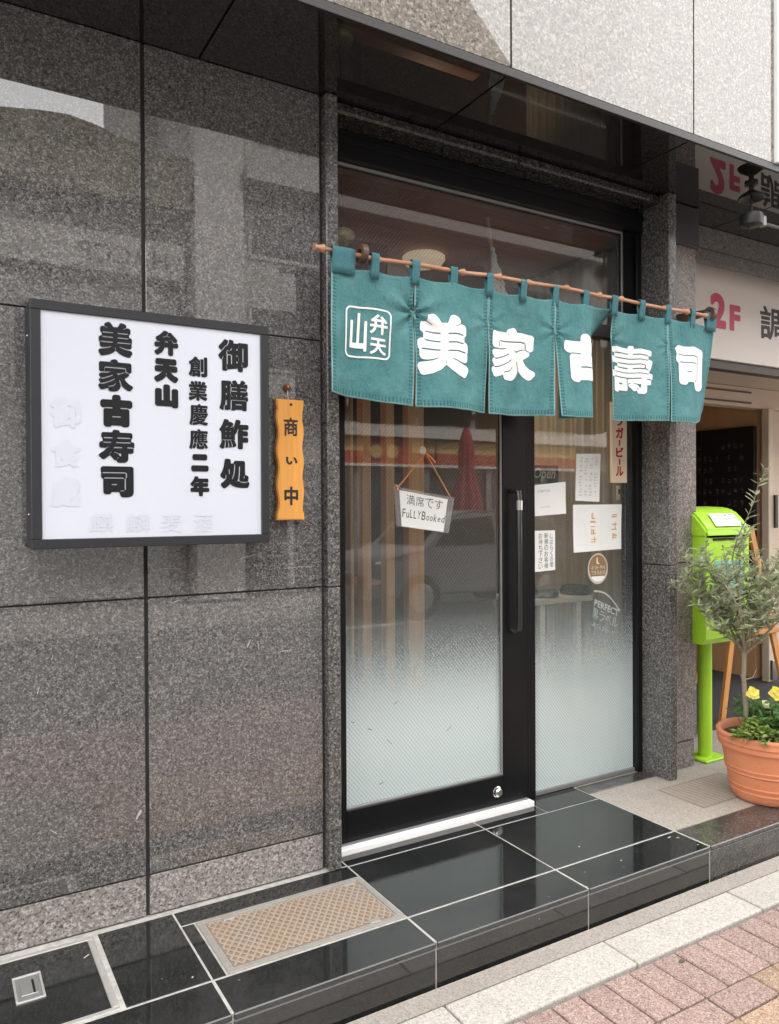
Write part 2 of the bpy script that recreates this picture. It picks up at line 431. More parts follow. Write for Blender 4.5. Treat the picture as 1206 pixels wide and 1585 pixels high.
for x, y_, L, a in ((2.575, 2.125, .03, 10), (2.60, 2.105, .022, -20), (2.615, 2.02, .008, 0), (1.99, 2.0, .012, 80), (0.64, 2.2, .008, 20), (0.4, 2.47, .03, 35), (2.2, 2.25, .01, 5), (2.25, 2.08, .009, 0)):
    ca, sa = math.cos(R(a)), math.sin(R(a)); P_ = []
    for q in range(9): t = q * 2 * math.pi / 9; rr_ = random.uniform(.5, 1.1); P_.append((x + ca * L / 2 * math.cos(t) * rr_ - sa * .003 * math.sin(t) * rr_, y_ + sa * L / 2 * math.cos(t) * rr_ + ca * .003 * math.sin(t) * rr_))
    MB().prism(P_, -.001, .0007, 'z').build("tile_chip", CHIP, stp)
MB().prism([(2.1 + .011 * math.cos(q * .7) * random.uniform(.8, 1.1), 1.685 + .009 * math.sin(q * .7) * random.uniform(.8, 1.1)) for q in range(9)], PZ - .004, PZ + .0025, 'z').build("gum_spot", plain("old_gum", (.1, .085, .08), .9), pv)
# inspection hatch with steel surround at the left
hatch = thing("floor_hatch", "black tile hatch with steel rim and small square pull, left of the manhole", "floor hatch", (0.2, 2.36, 0))
hatch.location = (0, 0, 0)
hx0, hx1, hy0, hy1 = -0.3, 0.432, 2.16, 2.572
m = MB(); wd = 0.016
m.bbox(hx0, hx1, hy0, hy0 + wd, -0.01, 0.002, .001).bbox(hx0, hx1, hy1 - wd, hy1, -0.01, 0.002, .001).bbox(hx0, hx0 + wd, hy0 + wd, hy1 - wd, -0.01, 0.002, .001).bbox(hx1 - wd, hx1, hy0 + wd, hy1 - wd, -0.01, 0.002, .001)
HSTEEL = plain("hatch_steel", (0.55, 0.53, 0.5), 0.5, 0.6, var=0.2, vscale=40)
m.build("rim", HSTEEL, hatch)
MB().bbox(hx0 + wd + .002, hx1 - wd - .002, hy0 + wd + .002, hy1 - wd - .002, -0.012, 0.0005, .001).build("lid", G_TILE, hatch)
ring = MB(); px0, px1, py0, py1 = 0.193, 0.268, 2.32, 2.455
ring.bbox(px0, px1, py0, py0 + .008, 0, .005, .001).bbox(px0, px1, py1 - .008, py1, 0, .005, .001).bbox(px0, px0 + .006, py0 + .008, py1 - .008, 0, .005, .001).bbox(px1 - .006, px1, py0 + .008, py1 - .008, 0, .005, .001)
ph = ring.build("pull_frame", HSTEEL, hatch)
MB().bbox(px0 + .006, px1 - .006, py0 + .008, py1 - .008, 0.0, .0025, .0005).bbox(px0 + .015, px1 - .015, py0 + .03, py1 - .03, 0.002, .0045, .0015).build("pull_plate", plain("pull_plate_metal", (0.36, 0.36, 0.35), 0.45, 0.7), ph)
MB().bbox(0.240, 0.246, 2.352, 2.42, 0.003, .0062, .001).build("pull_slot", BLACK, ph)

# manhole cover
mh = thing("manhole_cover", "rusty patterned steel manhole cover set in the black tiles before the door", "manhole cover", (0, 0, 0))
RUST, t_, b_ = nodes("rusty_steel")
p_ = pos(t_); n1 = noise(t_, p_, 9, 6, 0.7); n2 = noise(t_, p_, 90, 4)
rc = ramp(t_, n1.outputs[0], [(0.3, (0.40, 0.285, 0.19)), (0.5, (0.42, 0.34, 0.26)), (0.68, (0.38, 0.345, 0.30))])
rc2 = mix(t_, math_(t_, 'MULTIPLY', n2.outputs[0], 0.4), rc.outputs[0], (0.16, 0.1, 0.07))
t_.links.new(rc2, b_.inputs['Base Color']); b_.inputs['Roughness'].default_value = 0.75; b_.inputs['Metallic'].default_value = 0.15
bump(t_, b_, n2.outputs[0], 0.2, 0.003)
RUSTD = plain("rust_recess", (0.24, 0.18, 0.135), 0.9, var=0.35, vscale=25)
ALU = plain("worn_alu_rim", (0.36, 0.34, 0.31), 0.55, 0.4, var=0.25, vscale=40)
mx0, mx1, my0, my1 = 0.734, 1.336, 2.16, 2.482
m = MB(); wd = 0.02
for a in ((mx0, mx1, my0, my0 + wd), (mx0, mx1, my1 - wd, my1), (mx0, mx0 + wd, my0 + wd, my1 - wd), (mx1 - wd, mx1, my0 + wd, my1 - wd)):
    m.bbox(*a, -0.012, 0.0035, .001)
m.build("rim", ALU, mh)
pl = MB().box(mx0 + wd + .004, mx1 - wd - .004, my0 + wd + .004, my1 - wd - .004, -0.014, -0.0006).build("plate", RUSTD, mh)
# raised chequer ribs: clipped diagonal bars
m = MB(); bx0, bx1, by0, by1 = mx0 + wd + .008, mx1 - wd - .008, my0 + wd + .008, my1 - wd - .008
def diag(c, s, hw=0.0033):
    pts = []
    for yy in (by0, by1):
        x = c + s * (yy - by0); pts.append((x, yy))
    (xa, ya), (xb, yb) = pts
    if s > 0: lo, hi = (xa, ya), (xb, yb)
    else: lo, hi = (xb, yb), (xa, ya)
    # clip in x
    def at(x): return (x, by0 + (x - c) / s)
    if hi[0] < bx0 or lo[0] > bx1: return
    if lo[0] < bx0: lo = at(bx0)
    if hi[0] > bx1: hi = at(bx1)
    d = Vector((hi[0] - lo[0], hi[1] - lo[1])); 
    if d.length < .02: return
    n_ = Vector((-d.y, d.x)).normalized() * hw
    z0, z1 = (-.006, 0.0028) if s > 0 else (-.006, .0024)
    a = [(lo[0] + n_.x, lo[1] + n_.y), (lo[0] - n_.x, lo[1] - n_.y), (hi[0] - n_.x, hi[1] - n_.y), (hi[0] + n_.x, hi[1] + n_.y)]
    m.prism(a, z0, z1, 'z')
for k in range(-16, 36):
    diag(bx0 + k * 0.0265, 0.75); diag(bx0 + k * 0.0265, -0.75)
m.build("chequer_ribs", RUST, mh)
for x, yy in ((mx0 + .1, my1 - .03), (mx1 - .06, my1 - .03), (mx1 - .1, my0 + .03)): MB().bbox(x - .02, x + .02, yy - .01, yy + .012, -.004, .0045, .002).build("lifting_lug", ALU, mh)

# neighbour's floor
NFLOOR = granite("neighbour_floor", (0.26, 0.23, 0.195), (0.4, 0.36, 0.315), (0.53, 0.485, 0.435), 260, 0.55, 0.3, 0.4, 0.05, 0.3)
nf = MB().box(2.655, 9, 2.158, 3.0, -0.4, -0.002).build("shop_floor", NFLOOR); tag(nf, kind="structure")
nfs = MB().box(2.655, 9, 1.995, 2.155, -0.4, -0.0035).build("shop_step", GROUT); tag(nfs, kind="structure")
for i in range(5):
    a = 2.645 + i * 0.76 + gp; b = a + 0.76 - 2 * gp
    tile(a, b, 1.982, 2.155 - gp, -0.018, 0.0, G_TILE2, nfs, b=.003); tile(a, b, 1.986, 2.02, -0.15, -0.0215, G_TILE2, nfs, "riser_tile")
DMAT = plain("dark_mat", (0.05, 0.05, 0.053), 0.9, var=0.3, vscale=40, bmp=0.3)
rf = MB().box(3.0, 9, 3.0, 6.0, -0.4, -0.004).build("recess_floor", DMAT); tag(rf, kind="structure")
tile(2.643 + gp, 3.1, 2.64, 2.728, -0.012, 0.0015, G_TILE2, nfs, "threshold_tile")
dg = thing("drain_grate", "worn square drain grate sunk in the pale floor beside the flowerpot", "drain grate", (0, 0, 0))
MB().bbox(2.955, 3.42, 2.25, 2.51, -0.004, -0.0005, .001).build("frame", plain("grate_frame", (0.24, 0.2, 0.165), 0.8, var=0.3, vscale=40), dg)
GRATE = plain("grate_bar", (0.33, 0.285, 0.24), 0.8, var=0.3, vscale=40)
for i in range(15):
    x = 2.967 + i * 0.0297; MB().bbox(x, x + .02, 2.262, 2.498, -0.003, 0.0012, .001).build("grate_bar", GRATE, dg)

# ================================================================== SUSHI SHOP BUILDING
bld = thing("sushi_shop_building", "dark polished granite shop front with pale upper storey and black door frame", "building", (0, 2.6, 0))
bld.location = (0, 0, 0)
W = 2.60
MB().box(-4.0, 1.29, 2.614, 2.9, 0.0, 2.9).build("wall_core", CORE, bld)
cols = [-1.93, -1.292, -0.655, -0.018, 0.612, 1.257]; rows = [(0.004, 0.134, G_PLINTH), (0.141, 1.0495, G_WALL), (1.0545, 1.9595, G_WALL), (1.9645, 2.868, G_WALL)]
panels = {}
for i in range(len(cols) - 1):
    for j, (z0, z1, mt) in enumerate(rows):
        panels[i, j] = MB().bbox(cols[i] + .0065, cols[i + 1] - .0065, 2.6 + (0.003 if j == 0 else 0), 2.626, z0, z1, .0015).build("granite_panel", mt, bld)
# chips and tape residue on the wall
RES = plain("white_residue", (0.45, 0.42, 0.39), 0.7, var=0.3, vscale=60)
for (x, z, L, a, wd, k) in ((0.245, 1.163, 0.034, 25, .004, (3, 2)), (0.69, 1.145, 0.07, -3, .002, (4, 2)), (0.71, 1.035, 0.03, 15, .004, (4, 1)), (0.585, 0.86, 0.018, 2, .003, (3, 1)),
        (0.325, 0.885, 0.014, 75, .003, (3, 1)), (0.285, 0.79, 0.022, 75, .004, (3, 1)), (0.27, 0.765, 0.008, 90, .004, (3, 1)), (0.965, 0.87, 0.03, 62, .005, (4, 1)), (1.0, 0.86, 0.03, 95, .004, (4, 1)),
        (0.325, 0.345, 0.025, -40, .004, (3, 1)), (0.583, 0.345, 0.032, 60, .011, (3, 1)), (1.16, 1.13, 0.12, 2, .0016, (4, 2)), (0.95, 1.172, 0.07, 12, .003, (4, 2)), (1.1, .83, .05, 3, .003, (4, 1)), (0.36, 1.0, .01, 40, .003, (3, 1))):
    ca, sa = math.cos(R(a)), math.sin(R(a))
    n = 5; top = []; bot = []
    for q in range(n + 1):
        u = (q / n - .5) * L; h = wd * (0.35 + 0.65 * math.sin(math.pi * (q + .4) / (n + .8))) * random.uniform(.35, .9) / 2
        top.append((x + u * ca - h * sa, z + u * sa + h * ca)); bot.append((x + u * ca + h * sa, z + u * sa - h * ca))
    MB().prism(bot + top[::-1], 2.5985, 2.601, 'y').build("adhesive_residue", RES, panels[k])
# left jamb and right jamb (two stones each), lintel
for z0, z1 in ((0.0, 1.0505), (1.0535, 2.868)):
    MB().bbox(1.262, 1.312, 2.568, 2.72, z0, z1, .004).build("jamb_stone", G_JAMB, bld)
    MB().bbox(3.102, 3.156, 2.553, 2.735, z0, z1, .004).build("jamb_stone", G_JAMB, bld)
MB().bbox(1.313, 2.206, 2.6, 2.72, 2.826, 2.868, .008).build("lintel_stone", G_LINTEL_SHADE, bld)
MB().bbox(2.21, 3.101, 2.6, 2.72, 2.826, 2.868, .008).build("lintel_stone", G_LINTEL_SHADE, bld)
# brown granite pillar
MB().bbox(3.158, 3.412, 2.64, 3.05, 1.055, 2.87, .003).bbox(3.158, 3.412, 2.64, 3.05, 0.141, 1.05, .003).bbox(3.158, 3.404, 2.646, 3.05, -.002, 0.134, .003)
for z0, z1, x1, yy in ((1.055, 2.868, 3.412, 2.64), (0.141, 1.05, 3.412, 2.64), (-.002, 0.134, 3.402, 2.648)):
    MB().bbox(3.158, x1, yy, 3.0, z0, z1, .003).build("pillar_stone", G_PILLAR, bld)
MB().box(3.16, 3.40, 2.66, 2.99, 0, 2.868).build("pillar_core", CORE, bld)
MB().bbox(3.205, 3.414, 2.622, 2.6385, 2.665, 2.867, .002).build("sheet_metal_cover", plain("dark_violet_metal", (0.03, 0.03, 0.035), 0.4), bld)
# soffit and fascia
MB().box(-4, 6.4, 2.17, 2.9, 2.885, 3.0).build("soffit_core", CORE, bld)
SJ = [-2.12, -1.148, -0.174, 0.80, 1.773, 2.748, 3.72, 4.7, 5.68]
for i in range(len(SJ) - 1):
    MB().bbox(SJ[i] + .004, SJ[i + 1] - .004, 2.158, 2.82, 2.87, 2.888, .001).build("soffit_panel", G_SOFFIT, bld)
MB().bbox(-4, 6.0, 2.142, 2.157, 2.864, 2.874, .001).bbox(-4, 6.0, 2.146, 2.157, 2.875, 2.897, .001).build("fascia_edge_trim", TRIM, bld)
MB().box(-14, 3.318, 2.185, 12, 2.9, 9.4).build("upper_wall_core", CORE, bld)
FJ = [-2.1, -1.13, -0.157, 0.815, 1.788, 2.768, 3.322]
for i in range(len(FJ) - 1):
    for z0, z1 in ((2.901, 4.1), (4.108, 5.3), (5.308, 6.5), (6.508, 7.7), (7.708, 9.4)):
        MB().bbox(FJ[i] + .004, FJ[i + 1] - .004, 2.15, 2.18, z0, z1, .0015).build("fascia_panel", G_FASCIA, bld)
WHITEMETAL = plain("white_metal", (0.75, 0.74, 0.72), 0.4, var=0.05)
MB().bbox(3.324, 4.6, 2.13, 2.3, 2.9, 9.4, .004).build("white_corner_cladding", WHITEMETAL, bld)
MB().box(3.33, 12, 2.31, 12, 2.9, 9.0).build("rear_block", plain("rear_block_grey", (.4, .39, .37), .8), bld)

# ---- glass
def glass_mat(name, frost=False, zmid=0.75, zw=0.6, lines=True):
    m, t, b = nodes(name); t.nodes.remove(b)
    out = t.nodes["Material Output"]
    tr = N(t, "ShaderNodeBsdfTransparent"); tr.inputs[0].default_value = (0.93, 0.96, 0.95, 1)
    gl = N(t, "ShaderNodeBsdfGlossy"); gl.inputs['Roughness'].default_value = 0.015; gl.inputs[0].default_value = (1, 1, 1, 1)
    fr = N(t, "ShaderNodeFresnel"); fr.inputs[0].default_value = 1.75
    mx = N(t, "ShaderNodeMixShader"); t.links.new(fr.outputs[0], mx.inputs[0]); t.links.new(tr.outputs[0], mx.inputs[1]); t.links.new(gl.outputs[0], mx.inputs[2])
    g = N(t, "ShaderNodeNewGeometry"); sx = N(t, "ShaderNodeSeparateXYZ"); t.links.new(g.outputs['Position'], sx.inputs[0])
    # diagonal wire pattern
    def hatch_(sign, pitch, width):
        s = math_(t, 'MULTIPLY_ADD', sx.outputs[0], sign * 1.0, math_(t, 'MULTIPLY', sx.outputs[2], 0.85))
        f = math_(t, 'FRACT', math_(t, 'DIVIDE', s, pitch))
        d = math_(t, 'ABSOLUTE', math_(t, 'SUBTRACT', f, 0.5))
        return math_(t, 'LESS_THAN', d, width)
    la = hatch_(-1, 0.0165, 0.15); lb = hatch_(1, 0.0165, 0.12)
    film = N(t, "ShaderNodeBsdfDiffuse"); film.inputs[0].default_value = (0.73, 0.845, 0.835, 1)
    trl = N(t, "ShaderNodeBsdfTranslucent"); trl.inputs[0].default_value = (0.73, 0.845, 0.835, 1)
    fm = N(t, "ShaderNodeMixShader"); fm.inputs[0].default_value = 0.2; t.links.new(film.outputs[0], fm.inputs[1]); t.links.new(trl.outputs[0], fm.inputs[2])
    fg = N(t, "ShaderNodeMixShader"); fg.inputs[0].default_value = 0.05; t.links.new(fm.outputs[0], fg.inputs[1]); t.links.new(gl.outputs[0], fg.inputs[2])
    amt = math_(t, 'MULTIPLY', la, 0.17); amt = math_(t, 'MAXIMUM', amt, math_(t, 'MULTIPLY', lb, 0.03))
    if frost:
        gz = math_(t, 'MULTIPLY_ADD', sx.outputs[2], -1.0 / zw, 0.5 + zmid / zw)         # 1 at the bottom, 0 at the top
        gz = math_(t, 'SMOOTH_MIN', math_(t, 'MAXIMUM', gz, 0.0), 1.0, 0.15)
        nz = noise(t, g.outputs['Position'], 260, 2, 0.7)
        d = math_(t, 'ADD', gz, math_(t, 'MULTIPLY', math_(t, 'SUBTRACT', nz.outputs[0], 0.5), 1.1))
        fro = math_(t, 'MULTIPLY', math_(t, 'MULTIPLY', math_(t, 'MULTIPLY_ADD', math_(t, 'SUBTRACT', d, 0.5), 2.0, 0.5, True), gz), 1.0, clamp=True)
        fro = math_(t, 'MAXIMUM', fro, math_(t, 'POWER', gz, 2.2))
        scr = noise(t, g.outputs['Position'], 21, 2, 0.5)
        fro = math_(t, 'MULTIPLY', fro, 0.965)
        wires = math_(t, 'MULTIPLY', math_(t, 'MAXIMUM', lb, math_(t, 'MULTIPLY', la, 0.5)), 0.3)
        fro = math_(t, 'SUBTRACT', fro, math_(t, 'MULTIPLY', wires, gz))
        amt = math_(t, 'MAXIMUM', fro, amt)
    mf = N(t, "ShaderNodeMixShader"); t.links.new(amt, mf.inputs[0]); t.links.new(mx.outputs[0], mf.inputs[1]); t.links.new(fg.outputs[0], mf.inputs[2])
    t.links.new(mf.outputs[0], out.inputs[0]); return m
GL_DOOR = glass_mat("door_glass_frosted", True, 0.80, 0.74)
GL_FIX = glass_mat("side_glass_frosted", True, 0.78, 0.80)
GL_TOP = glass_mat("transom_glass", False)
def pane(name, x0, x1, z0, z1, y, mat, parent): return mesh_obj(name, [(x0, y, z0), (x1, y, z0), (x1, y, z1), (x0, y, z1)], [(0, 1, 2, 3)], mat, parent)
def frame_box(x0, x1, y0, y1, z0, z1, wl, wr, wb, wt, b=.002):
    m = MB(); m.bbox(x0, x0 + wl, y0, y1, z0, z1, b).bbox(x1 - wr, x1, y0, y1, z0, z1, b)
    m.bbox(x0 + wl, x1 - wr, y0 + .001, y1 - .001, z0, z0 + wb, b).bbox(x0 + wl, x1 - wr, y0 + .001, y1 - .001, z1 - wt, z1, b); return m
# outer frame: head, right post, mullion, transom
BEAD = plain("grey_glazing_bead", (0.3, 0.3, 0.29), 0.4, 0.5)
df = MB()
df.bbox(1.313, 3.101, 2.712, 2.80, 2.715, 2.825, .002).bbox(1.313, 3.101, 2.705, 2.712, 2.775, 2.8, .001)
df.bbox(3.067, 3.101, 2.722, 2.80, 0.002, 2.714, .002).bbox(2.322, 2.405, 2.735, 2.80, 0.002, 2.18, .003).bbox(1.313, 3.066, 2.735, 2.80, 2.17, 2.235, .002).bbox(1.313, 1.36, 2.75, 2.80, 0.002, 2.714, .002)
dframe = df.build("door_frame", BLACK, bld)
MB().bbox(2.99, 3.066, 2.74, 2.79, 2.236, 2.714, .002).build("transom_stile", BLACK, dframe)
m = MB(); m.bbox(1.361, 2.989, 2.742, 2.75, 2.70, 2.713, .001).bbox(2.981, 2.989, 2.742, 2.75, 2.237, 2.699, .001).build("glazing_bead", BEAD, dframe)
tp = pane("transom_pane", 1.36, 2.99, 2.235, 2.715, 2.756, GL_TOP, dframe)
fp = pane("side_pane", 2.405, 3.067, 0.02, 2.17, 2.756, GL_FIX, dframe)
MB().bbox(2.406, 3.066, 2.742, 2.772, 0.002, 0.02, .001).build("pane_sill", plain("pane_sill_grey", (0.18, 0.185, 0.18), 0.5), dframe)
# door leaf
door = frame_box(1.32, 2.315, 2.70, 2.735, 0.028, 2.16, 0.082, 0.128, 0.125, 0.07).build("door", BLACK, bld)
pane("door_pane", 1.402, 2.187, 0.153, 2.09, 2.722, GL_DOOR, door)
SCR = plain("film_scratch", (.12, .14, .14), .8, bmp=0)
for x, z, L, a in ((1.641, .543, .02, 30), (1.519, .453, .022, -25), (1.609, .388, .03, -45), (1.905, .397, .03, 35), (2.06, .464, .008, 10), (1.569, .225, .02, 15), (1.44, .493, .014, -20)):
    ca, sa = math.cos(R(a)), math.sin(R(a)); pts_ = [(x + ca * L * (q / 5 - .5) - sa * h_, 2.7212, z + sa * L * (q / 5 - .5) + ca * h_) for q in range(6) for h_ in (-.0008 - .0014 * random.random(), .0008 + .0014 * random.random())]
    mesh_obj("film_scratch", pts_, [(2 * q, 2 * q + 2, 2 * q + 3, 2 * q + 1) for q in range(5)], SCR, door)
m = MB(); m.bbox(1.403, 2.186, 2.705, 2.715, 0.1535, 0.162, .001).bbox(2.179, 2.1865, 2.705, 2.715, 0.163, 2.089, .001).build("glazing_bead", BEAD, door)
hm = MB(); hx, hy = 2.243, 2.655
hm.tube([(hx - .012, 2.70, 1.415), (hx - .008, 2.675, 1.418), (hx, 2.658, 1.41), (hx, hy, 1.38), (hx, hy, 1.2), (hx, hy, 0.83), (hx, 2.658, .80), (hx - .008, 2.675, .79), (hx - .012, 2.70, .795)], .0125, 10)
hd = sharp(hm.build("handle", plain("handle_black", (0.015, 0.015, 0.016), 0.22, 0.0, 0.6), door))
MB().tube([(hx, hy, 1.33), (hx, hy, 1.372)], .014, 12).build("handle_collar", STEEL, hd)
lk = MB(); lk.lathe([(0.0, .016), (.014, .016), (.02, .01), (.021, 0), (.024, -.002), (.024, -.006)], seg=20)
o = sharp(lk.build("lock_cylinder", CHROME, door)); o.rotation_euler = (R(90), 0, 0); o.location = (2.15, 2.698, .085)
MB().bbox(1.313, 2.33, 2.66, 2.748, -0.002, 0.022, .003).build("threshold", plain("threshold_steel", (0.93, 0.925, 0.9), 0.4, 0.0, var=0.03), bld)
MB().bbox(1.313, 2.32, 2.69, 2.74, 0.0225, 0.0275, .001).build("threshold_track", plain("threshold_grey", (0.2, 0.2, 0.2), 0.5), bld)

# ---- interior seen through the glass
inr = thing("sushi_shop_interior", "dim dining room behind the glass with brown ceiling and timber slats", "room", (0, 0, 0))
CEIL = woodm("brown_ceiling_wood", (0.34, 0.12, 0.065), (0.5, 0.2, 0.11), 0, 3, 0.55)
DARKWALL = plain("brown_wall", (0.16, 0.1, 0.065), 0.8)
MB().box(1.2, 3.3, 2.81, 6.2, 2.70, 2.72).build("ceiling", CEIL, inr)
MB().box(1.2, 3.3, 6.2, 6.25, 0, 2.72).build("back_wall", DARKWALL, inr)
MB().box(1.18, 1.2, 2.81, 6.2, 0, 2.72).build("side_wall", DARKWALL, inr)
MB().box(3.3, 3.32, 3.06, 6.2, 0, 2.72).build("side_wall", DARKWALL, inr)
MB().box(1.2, 3.3, 2.81, 6.2, -0.05, -0.001).build("floor", plain("interior_floor", (0.13, 0.11, 0.09), 0.6), inr)
SLAT = woodm("slat_wood", (0.58, 0.31, 0.12), (0.74, 0.45, 0.2), 2, 5, 0.5)
for x0, x1, yy in ((1.578, 1.594, 2.99), (1.637, 1.682, 2.99), (1.757, 1.803, 2.99), (1.876, 1.962, 2.99)):
    MB().bbox(x0, x1, yy, yy + .05, 0.0, 2.24, .003).build("slat", SLAT, inr)
MB().bbox(1.25, 1.56, 3.03, 3.05, 0.0, 2.24, .003).build("board", woodm("red_brown_board", (0.2, 0.075, 0.04), (0.3, 0.12, 0.065), 2, 4), inr)
MB().bbox(1.21, 2.3, 2.985, 3.06, 2.24, 2.32, .003).build("slat_head_rail", CEIL, inr)
MB().bbox(1.21, 2.1, 3.5, 3.9, 0.0, 0.95, .01).build("counter", DARKWALL, inr)
tb = thing("white_table", "white framed table standing inside behind the frosted right-hand glass", "table", (0, 0, 0))
WT = plain("white_table_frame", (.8, .8, .77), .5)
MB().bbox(2.62, 3.02, 2.98, 3.3, .845, .875, .004).build("top_rail", WT, tb)
for x, y_ in ((2.655, 2.985), (2.905, 2.985), (2.655, 3.27), (2.985, 3.27)): MB().bbox(x, x + .035, y_, y_ + .03, .002, .844, .003).build("leg", WT, tb)
for x in (2.74, 2.97): sharp(MB().lathe([(0, .05), (.07, .045), (.085, .02), (.08, 0), (0, 0)], (x, 3.06, .877), 20).build("dark_cushion", FRAME, tb), 50)
# pleated curtain along the right hand side
cur = thing("pleated_curtain", "beige pleated curtain hanging inside behind the right-hand glass", "curtain", (3.1, 3.4, 0))
cur.location = (0, 0, 0)
vv = []; ff = []; n = 72
for i in range(n + 1):
    yy = 2.845 + i * (.74 / n); xx = 3.075 + 0.018 * math.sin(i * 1.25) + 0.012 * math.sin(i * .37 + 1)
    vv += [(xx, yy, 0.02), (xx, yy, 2.675)]
for i in range(n): a = 2 * i; ff.append((a, a + 1, a + 3, a + 2))
mesh_obj("curtain_cloth", vv, ff, plain("curtain_cloth", (0.42, 0.385, 0.32), 0.9, var=0.1), cur, True)
MB().bbox(3.05, 3.1, 2.84, 3.6, 2.676, 2.698, .002).build("curtain_rail", FRAME, cur)

# ================================================================== WALL SIGN BOX
sg = thing("wall_sign", "square white light-box sign with black brush lettering and grey frame on the granite wall", "sign", (0, 0, 0))
sx0, sx1, sz0, sz1, sy = 0.256, 0.992, 1.229, 1.958, 2.468
fwd = 0.029
m = MB()
for a in ((sx0, sx1, sz1 - fwd, sz1), (sx0, sx1, sz0, sz0 + fwd), (sx0, sx0 + fwd, sz0 + fwd, sz1 - fwd), (sx1 - fwd, sx1, sz0 + fwd, sz1 - fwd)):
    x0, x1, z0, z1 = a
    m.bbox(x0, x1, sy - .004, 2.597, z0, z1, .002)
m.build("frame", FRAME, sg)
m = MB(); m.box(sx0 + .01, sx1 - .01, 2.58, 2.596, sz0 + .01, sz1 - .01).build("back", FRAME, sg)
ACR, t_, b_ = nodes("white_acrylic")
p_ = pos(t_); n1 = noise(t_, p_, 3, 4)
t_.links.new(mix(t_, n1.outputs[0], (0.60, 0.63, 0.70), (0.63, 0.66, 0.73)), b_.inputs['Base Color']); b_.inputs['Roughness'].default_value = 0.12
fc = MB().box(sx0 + fwd - .002, sx1 - fwd + .002, sy + .002, sy + .006, sz0 + fwd - .002, sz1 - fwd + .002).build("face_panel", ACR, sg)
INK = plain("black_ink", (0.009, 0.0095, 0.011), 0.5, spec=.3, var=0.1, bmp=0)
SIGN = {'美': (.445, .545, 1.811, 1.915, 0.075), '家': (.444, .546, 1.704, 1.803, 0.065), '古': (.449, .544, 1.596, 1.695, 0.110), '寿': (.444, .549, 1.487, 1.588, 0.070), '司': (.449, .546, 1.381, 1.476, 0.085),
        '弁': (.612, .687, 1.829, 1.907, 0.075), '天': (.611, .686, 1.744, 1.819, 0.100), '山': (.613, .686, 1.664, 1.738, 0.105),
        '創': (.720, .781, 1.770, 1.835, 0.055), '業': (.719, .780, 1.693, 1.756, 0.050), '慶': (.721, .782, 1.614, 1.683, 0.042), '應': (.720, .781, 1.537, 1.602, 0.042), '二': (.726, .783, 1.465, 1.521, 0.120), '年': (.723, .785, 1.385, 1.450, 0.075),
        '御': (.818, .920, 1.797, 1.901, 0.055), '膳': (.821, .919, 1.668, 1.769, 0.047), '鮓': (.820, .920, 1.541, 1.639, 0.055), '処': (.822, .922, 1.411, 1.509, 0.080)}
for ch, (a, b, c, d, gr) in SIGN.items():
    char_obj(ch, a, b, c, d, sy + .0005, INK, fc, gr, 0.05, 80)
GHOST = plain("ghost_lettering", (0.588, 0.617, 0.685), 0.2, var=0.03, bmp=0)
for ch, (a, b, c, d) in {'麒': (.418, .484, 1.275, 1.332), '麟': (.522, .594, 1.273, 1.331), '麦': (.63, .695, 1.27, 1.33), '酒': (.733, .797, 1.268, 1.329)}.items():
    char_obj(ch, a, b, c, d, sy + .001, GHOST, fc, .012, 0, 64)
for ch, (a, b, c, d) in {'御': (.309, .393, 1.587, 1.677), '食': (.309, .392, 1.469, 1.553), '處': (.309, .392, 1.352, 1.442)}.items():
    char_obj(ch, a, b, c, d, sy + .001, GHOST, fc, .05, 0, 56)
m = MB()
for z in (1.33, 1.86): m.tube([(sx0 - .003, 2.53, z), (sx0 + .003, 2.53, z)], .004, 8)
m.build("screw", STEEL, sg)

# ================================================================== WOODEN PLAQUE
pq = thing("wooden_plaque", "small orange wooden plaque with wavy sides and brush lettering beside the white sign", "plaque", (0, 0, 0))
WOODP = woodm("honey_wood", (0.68, 0.29, 0.05), (0.82, 0.4, 0.09), 2, 5, 0.5)
zz = np.linspace(1.302, 1.733, 40); L_ = []; R_ = []
for z in zz:
    s = (z - 1.302) / .431
    L_.append((1.061 + .004 * (1 - math.cos(s * 2 * math.pi * 3.5)) * (1 if .06 < s < .94 else .2), z)); R_.append((1.168 - .003 * (1 - math.cos(s * 2 * math.pi * 4 + .4)) * (1 if .06 < s < .94 else .2), z))
bm = bmesh.new(); ring = [bm.verts.new((x, 2.568, z)) for x, z in L_ + R_[::-1]]
f_ = bm.faces.new(ring); ex = bmesh.ops.extrude_face_region(bm, geom=[f_]); bmesh.ops.translate(bm, verts=[v for v in ex['geom'] if isinstance(v, bmesh.types.BMVert)], vec=(0, .022, 0))
bmesh.ops.recalc_face_normals(bm, faces=bm.faces[:])
fr_ = [e for e in bm.edges if all(abs(v.co.y - 2.568) < 1e-5 for v in e.verts)]
bmesh.ops.bevel(bm, geom=fr_, offset=.0035, segments=2, affect='EDGES')
me = bpy.data.meshes.new("board"); bm.to_mesh(me); bm.free(); me.materials.append(WOODP)
o = bpy.data.objects.new("board", me); C.objects.link(o); o.parent = pq
DINK = plain("sumi_ink", (0.025, 0.017, 0.012), 0.5, bmp=0)
char_obj('商', 1.088, 1.143, 1.602, 1.668, 2.5672, DINK, pq, .025, 0, 72)
char_obj('い', 1.096, 1.141, 1.500, 1.528, 2.5672, DINK, pq, .045, 0, 60)
char_obj('中', 1.089, 1.143, 1.355, 1.422, 2.5672, DINK, pq, .035, 0, 60)
MB().tube([(1.117, 2.566, 1.715), (1.117, 2.57, 1.715)], .005, 10).build("nail_hole", DINK, pq)
MB().tube([(1.113, 2.58, 1.73), (1.112, 2.585, 1.75), (1.114, 2.592, 1.775)], .002, 6).build("cord", plain("pale_cord", (0.5, 0.4, 0.35), .8), pq)
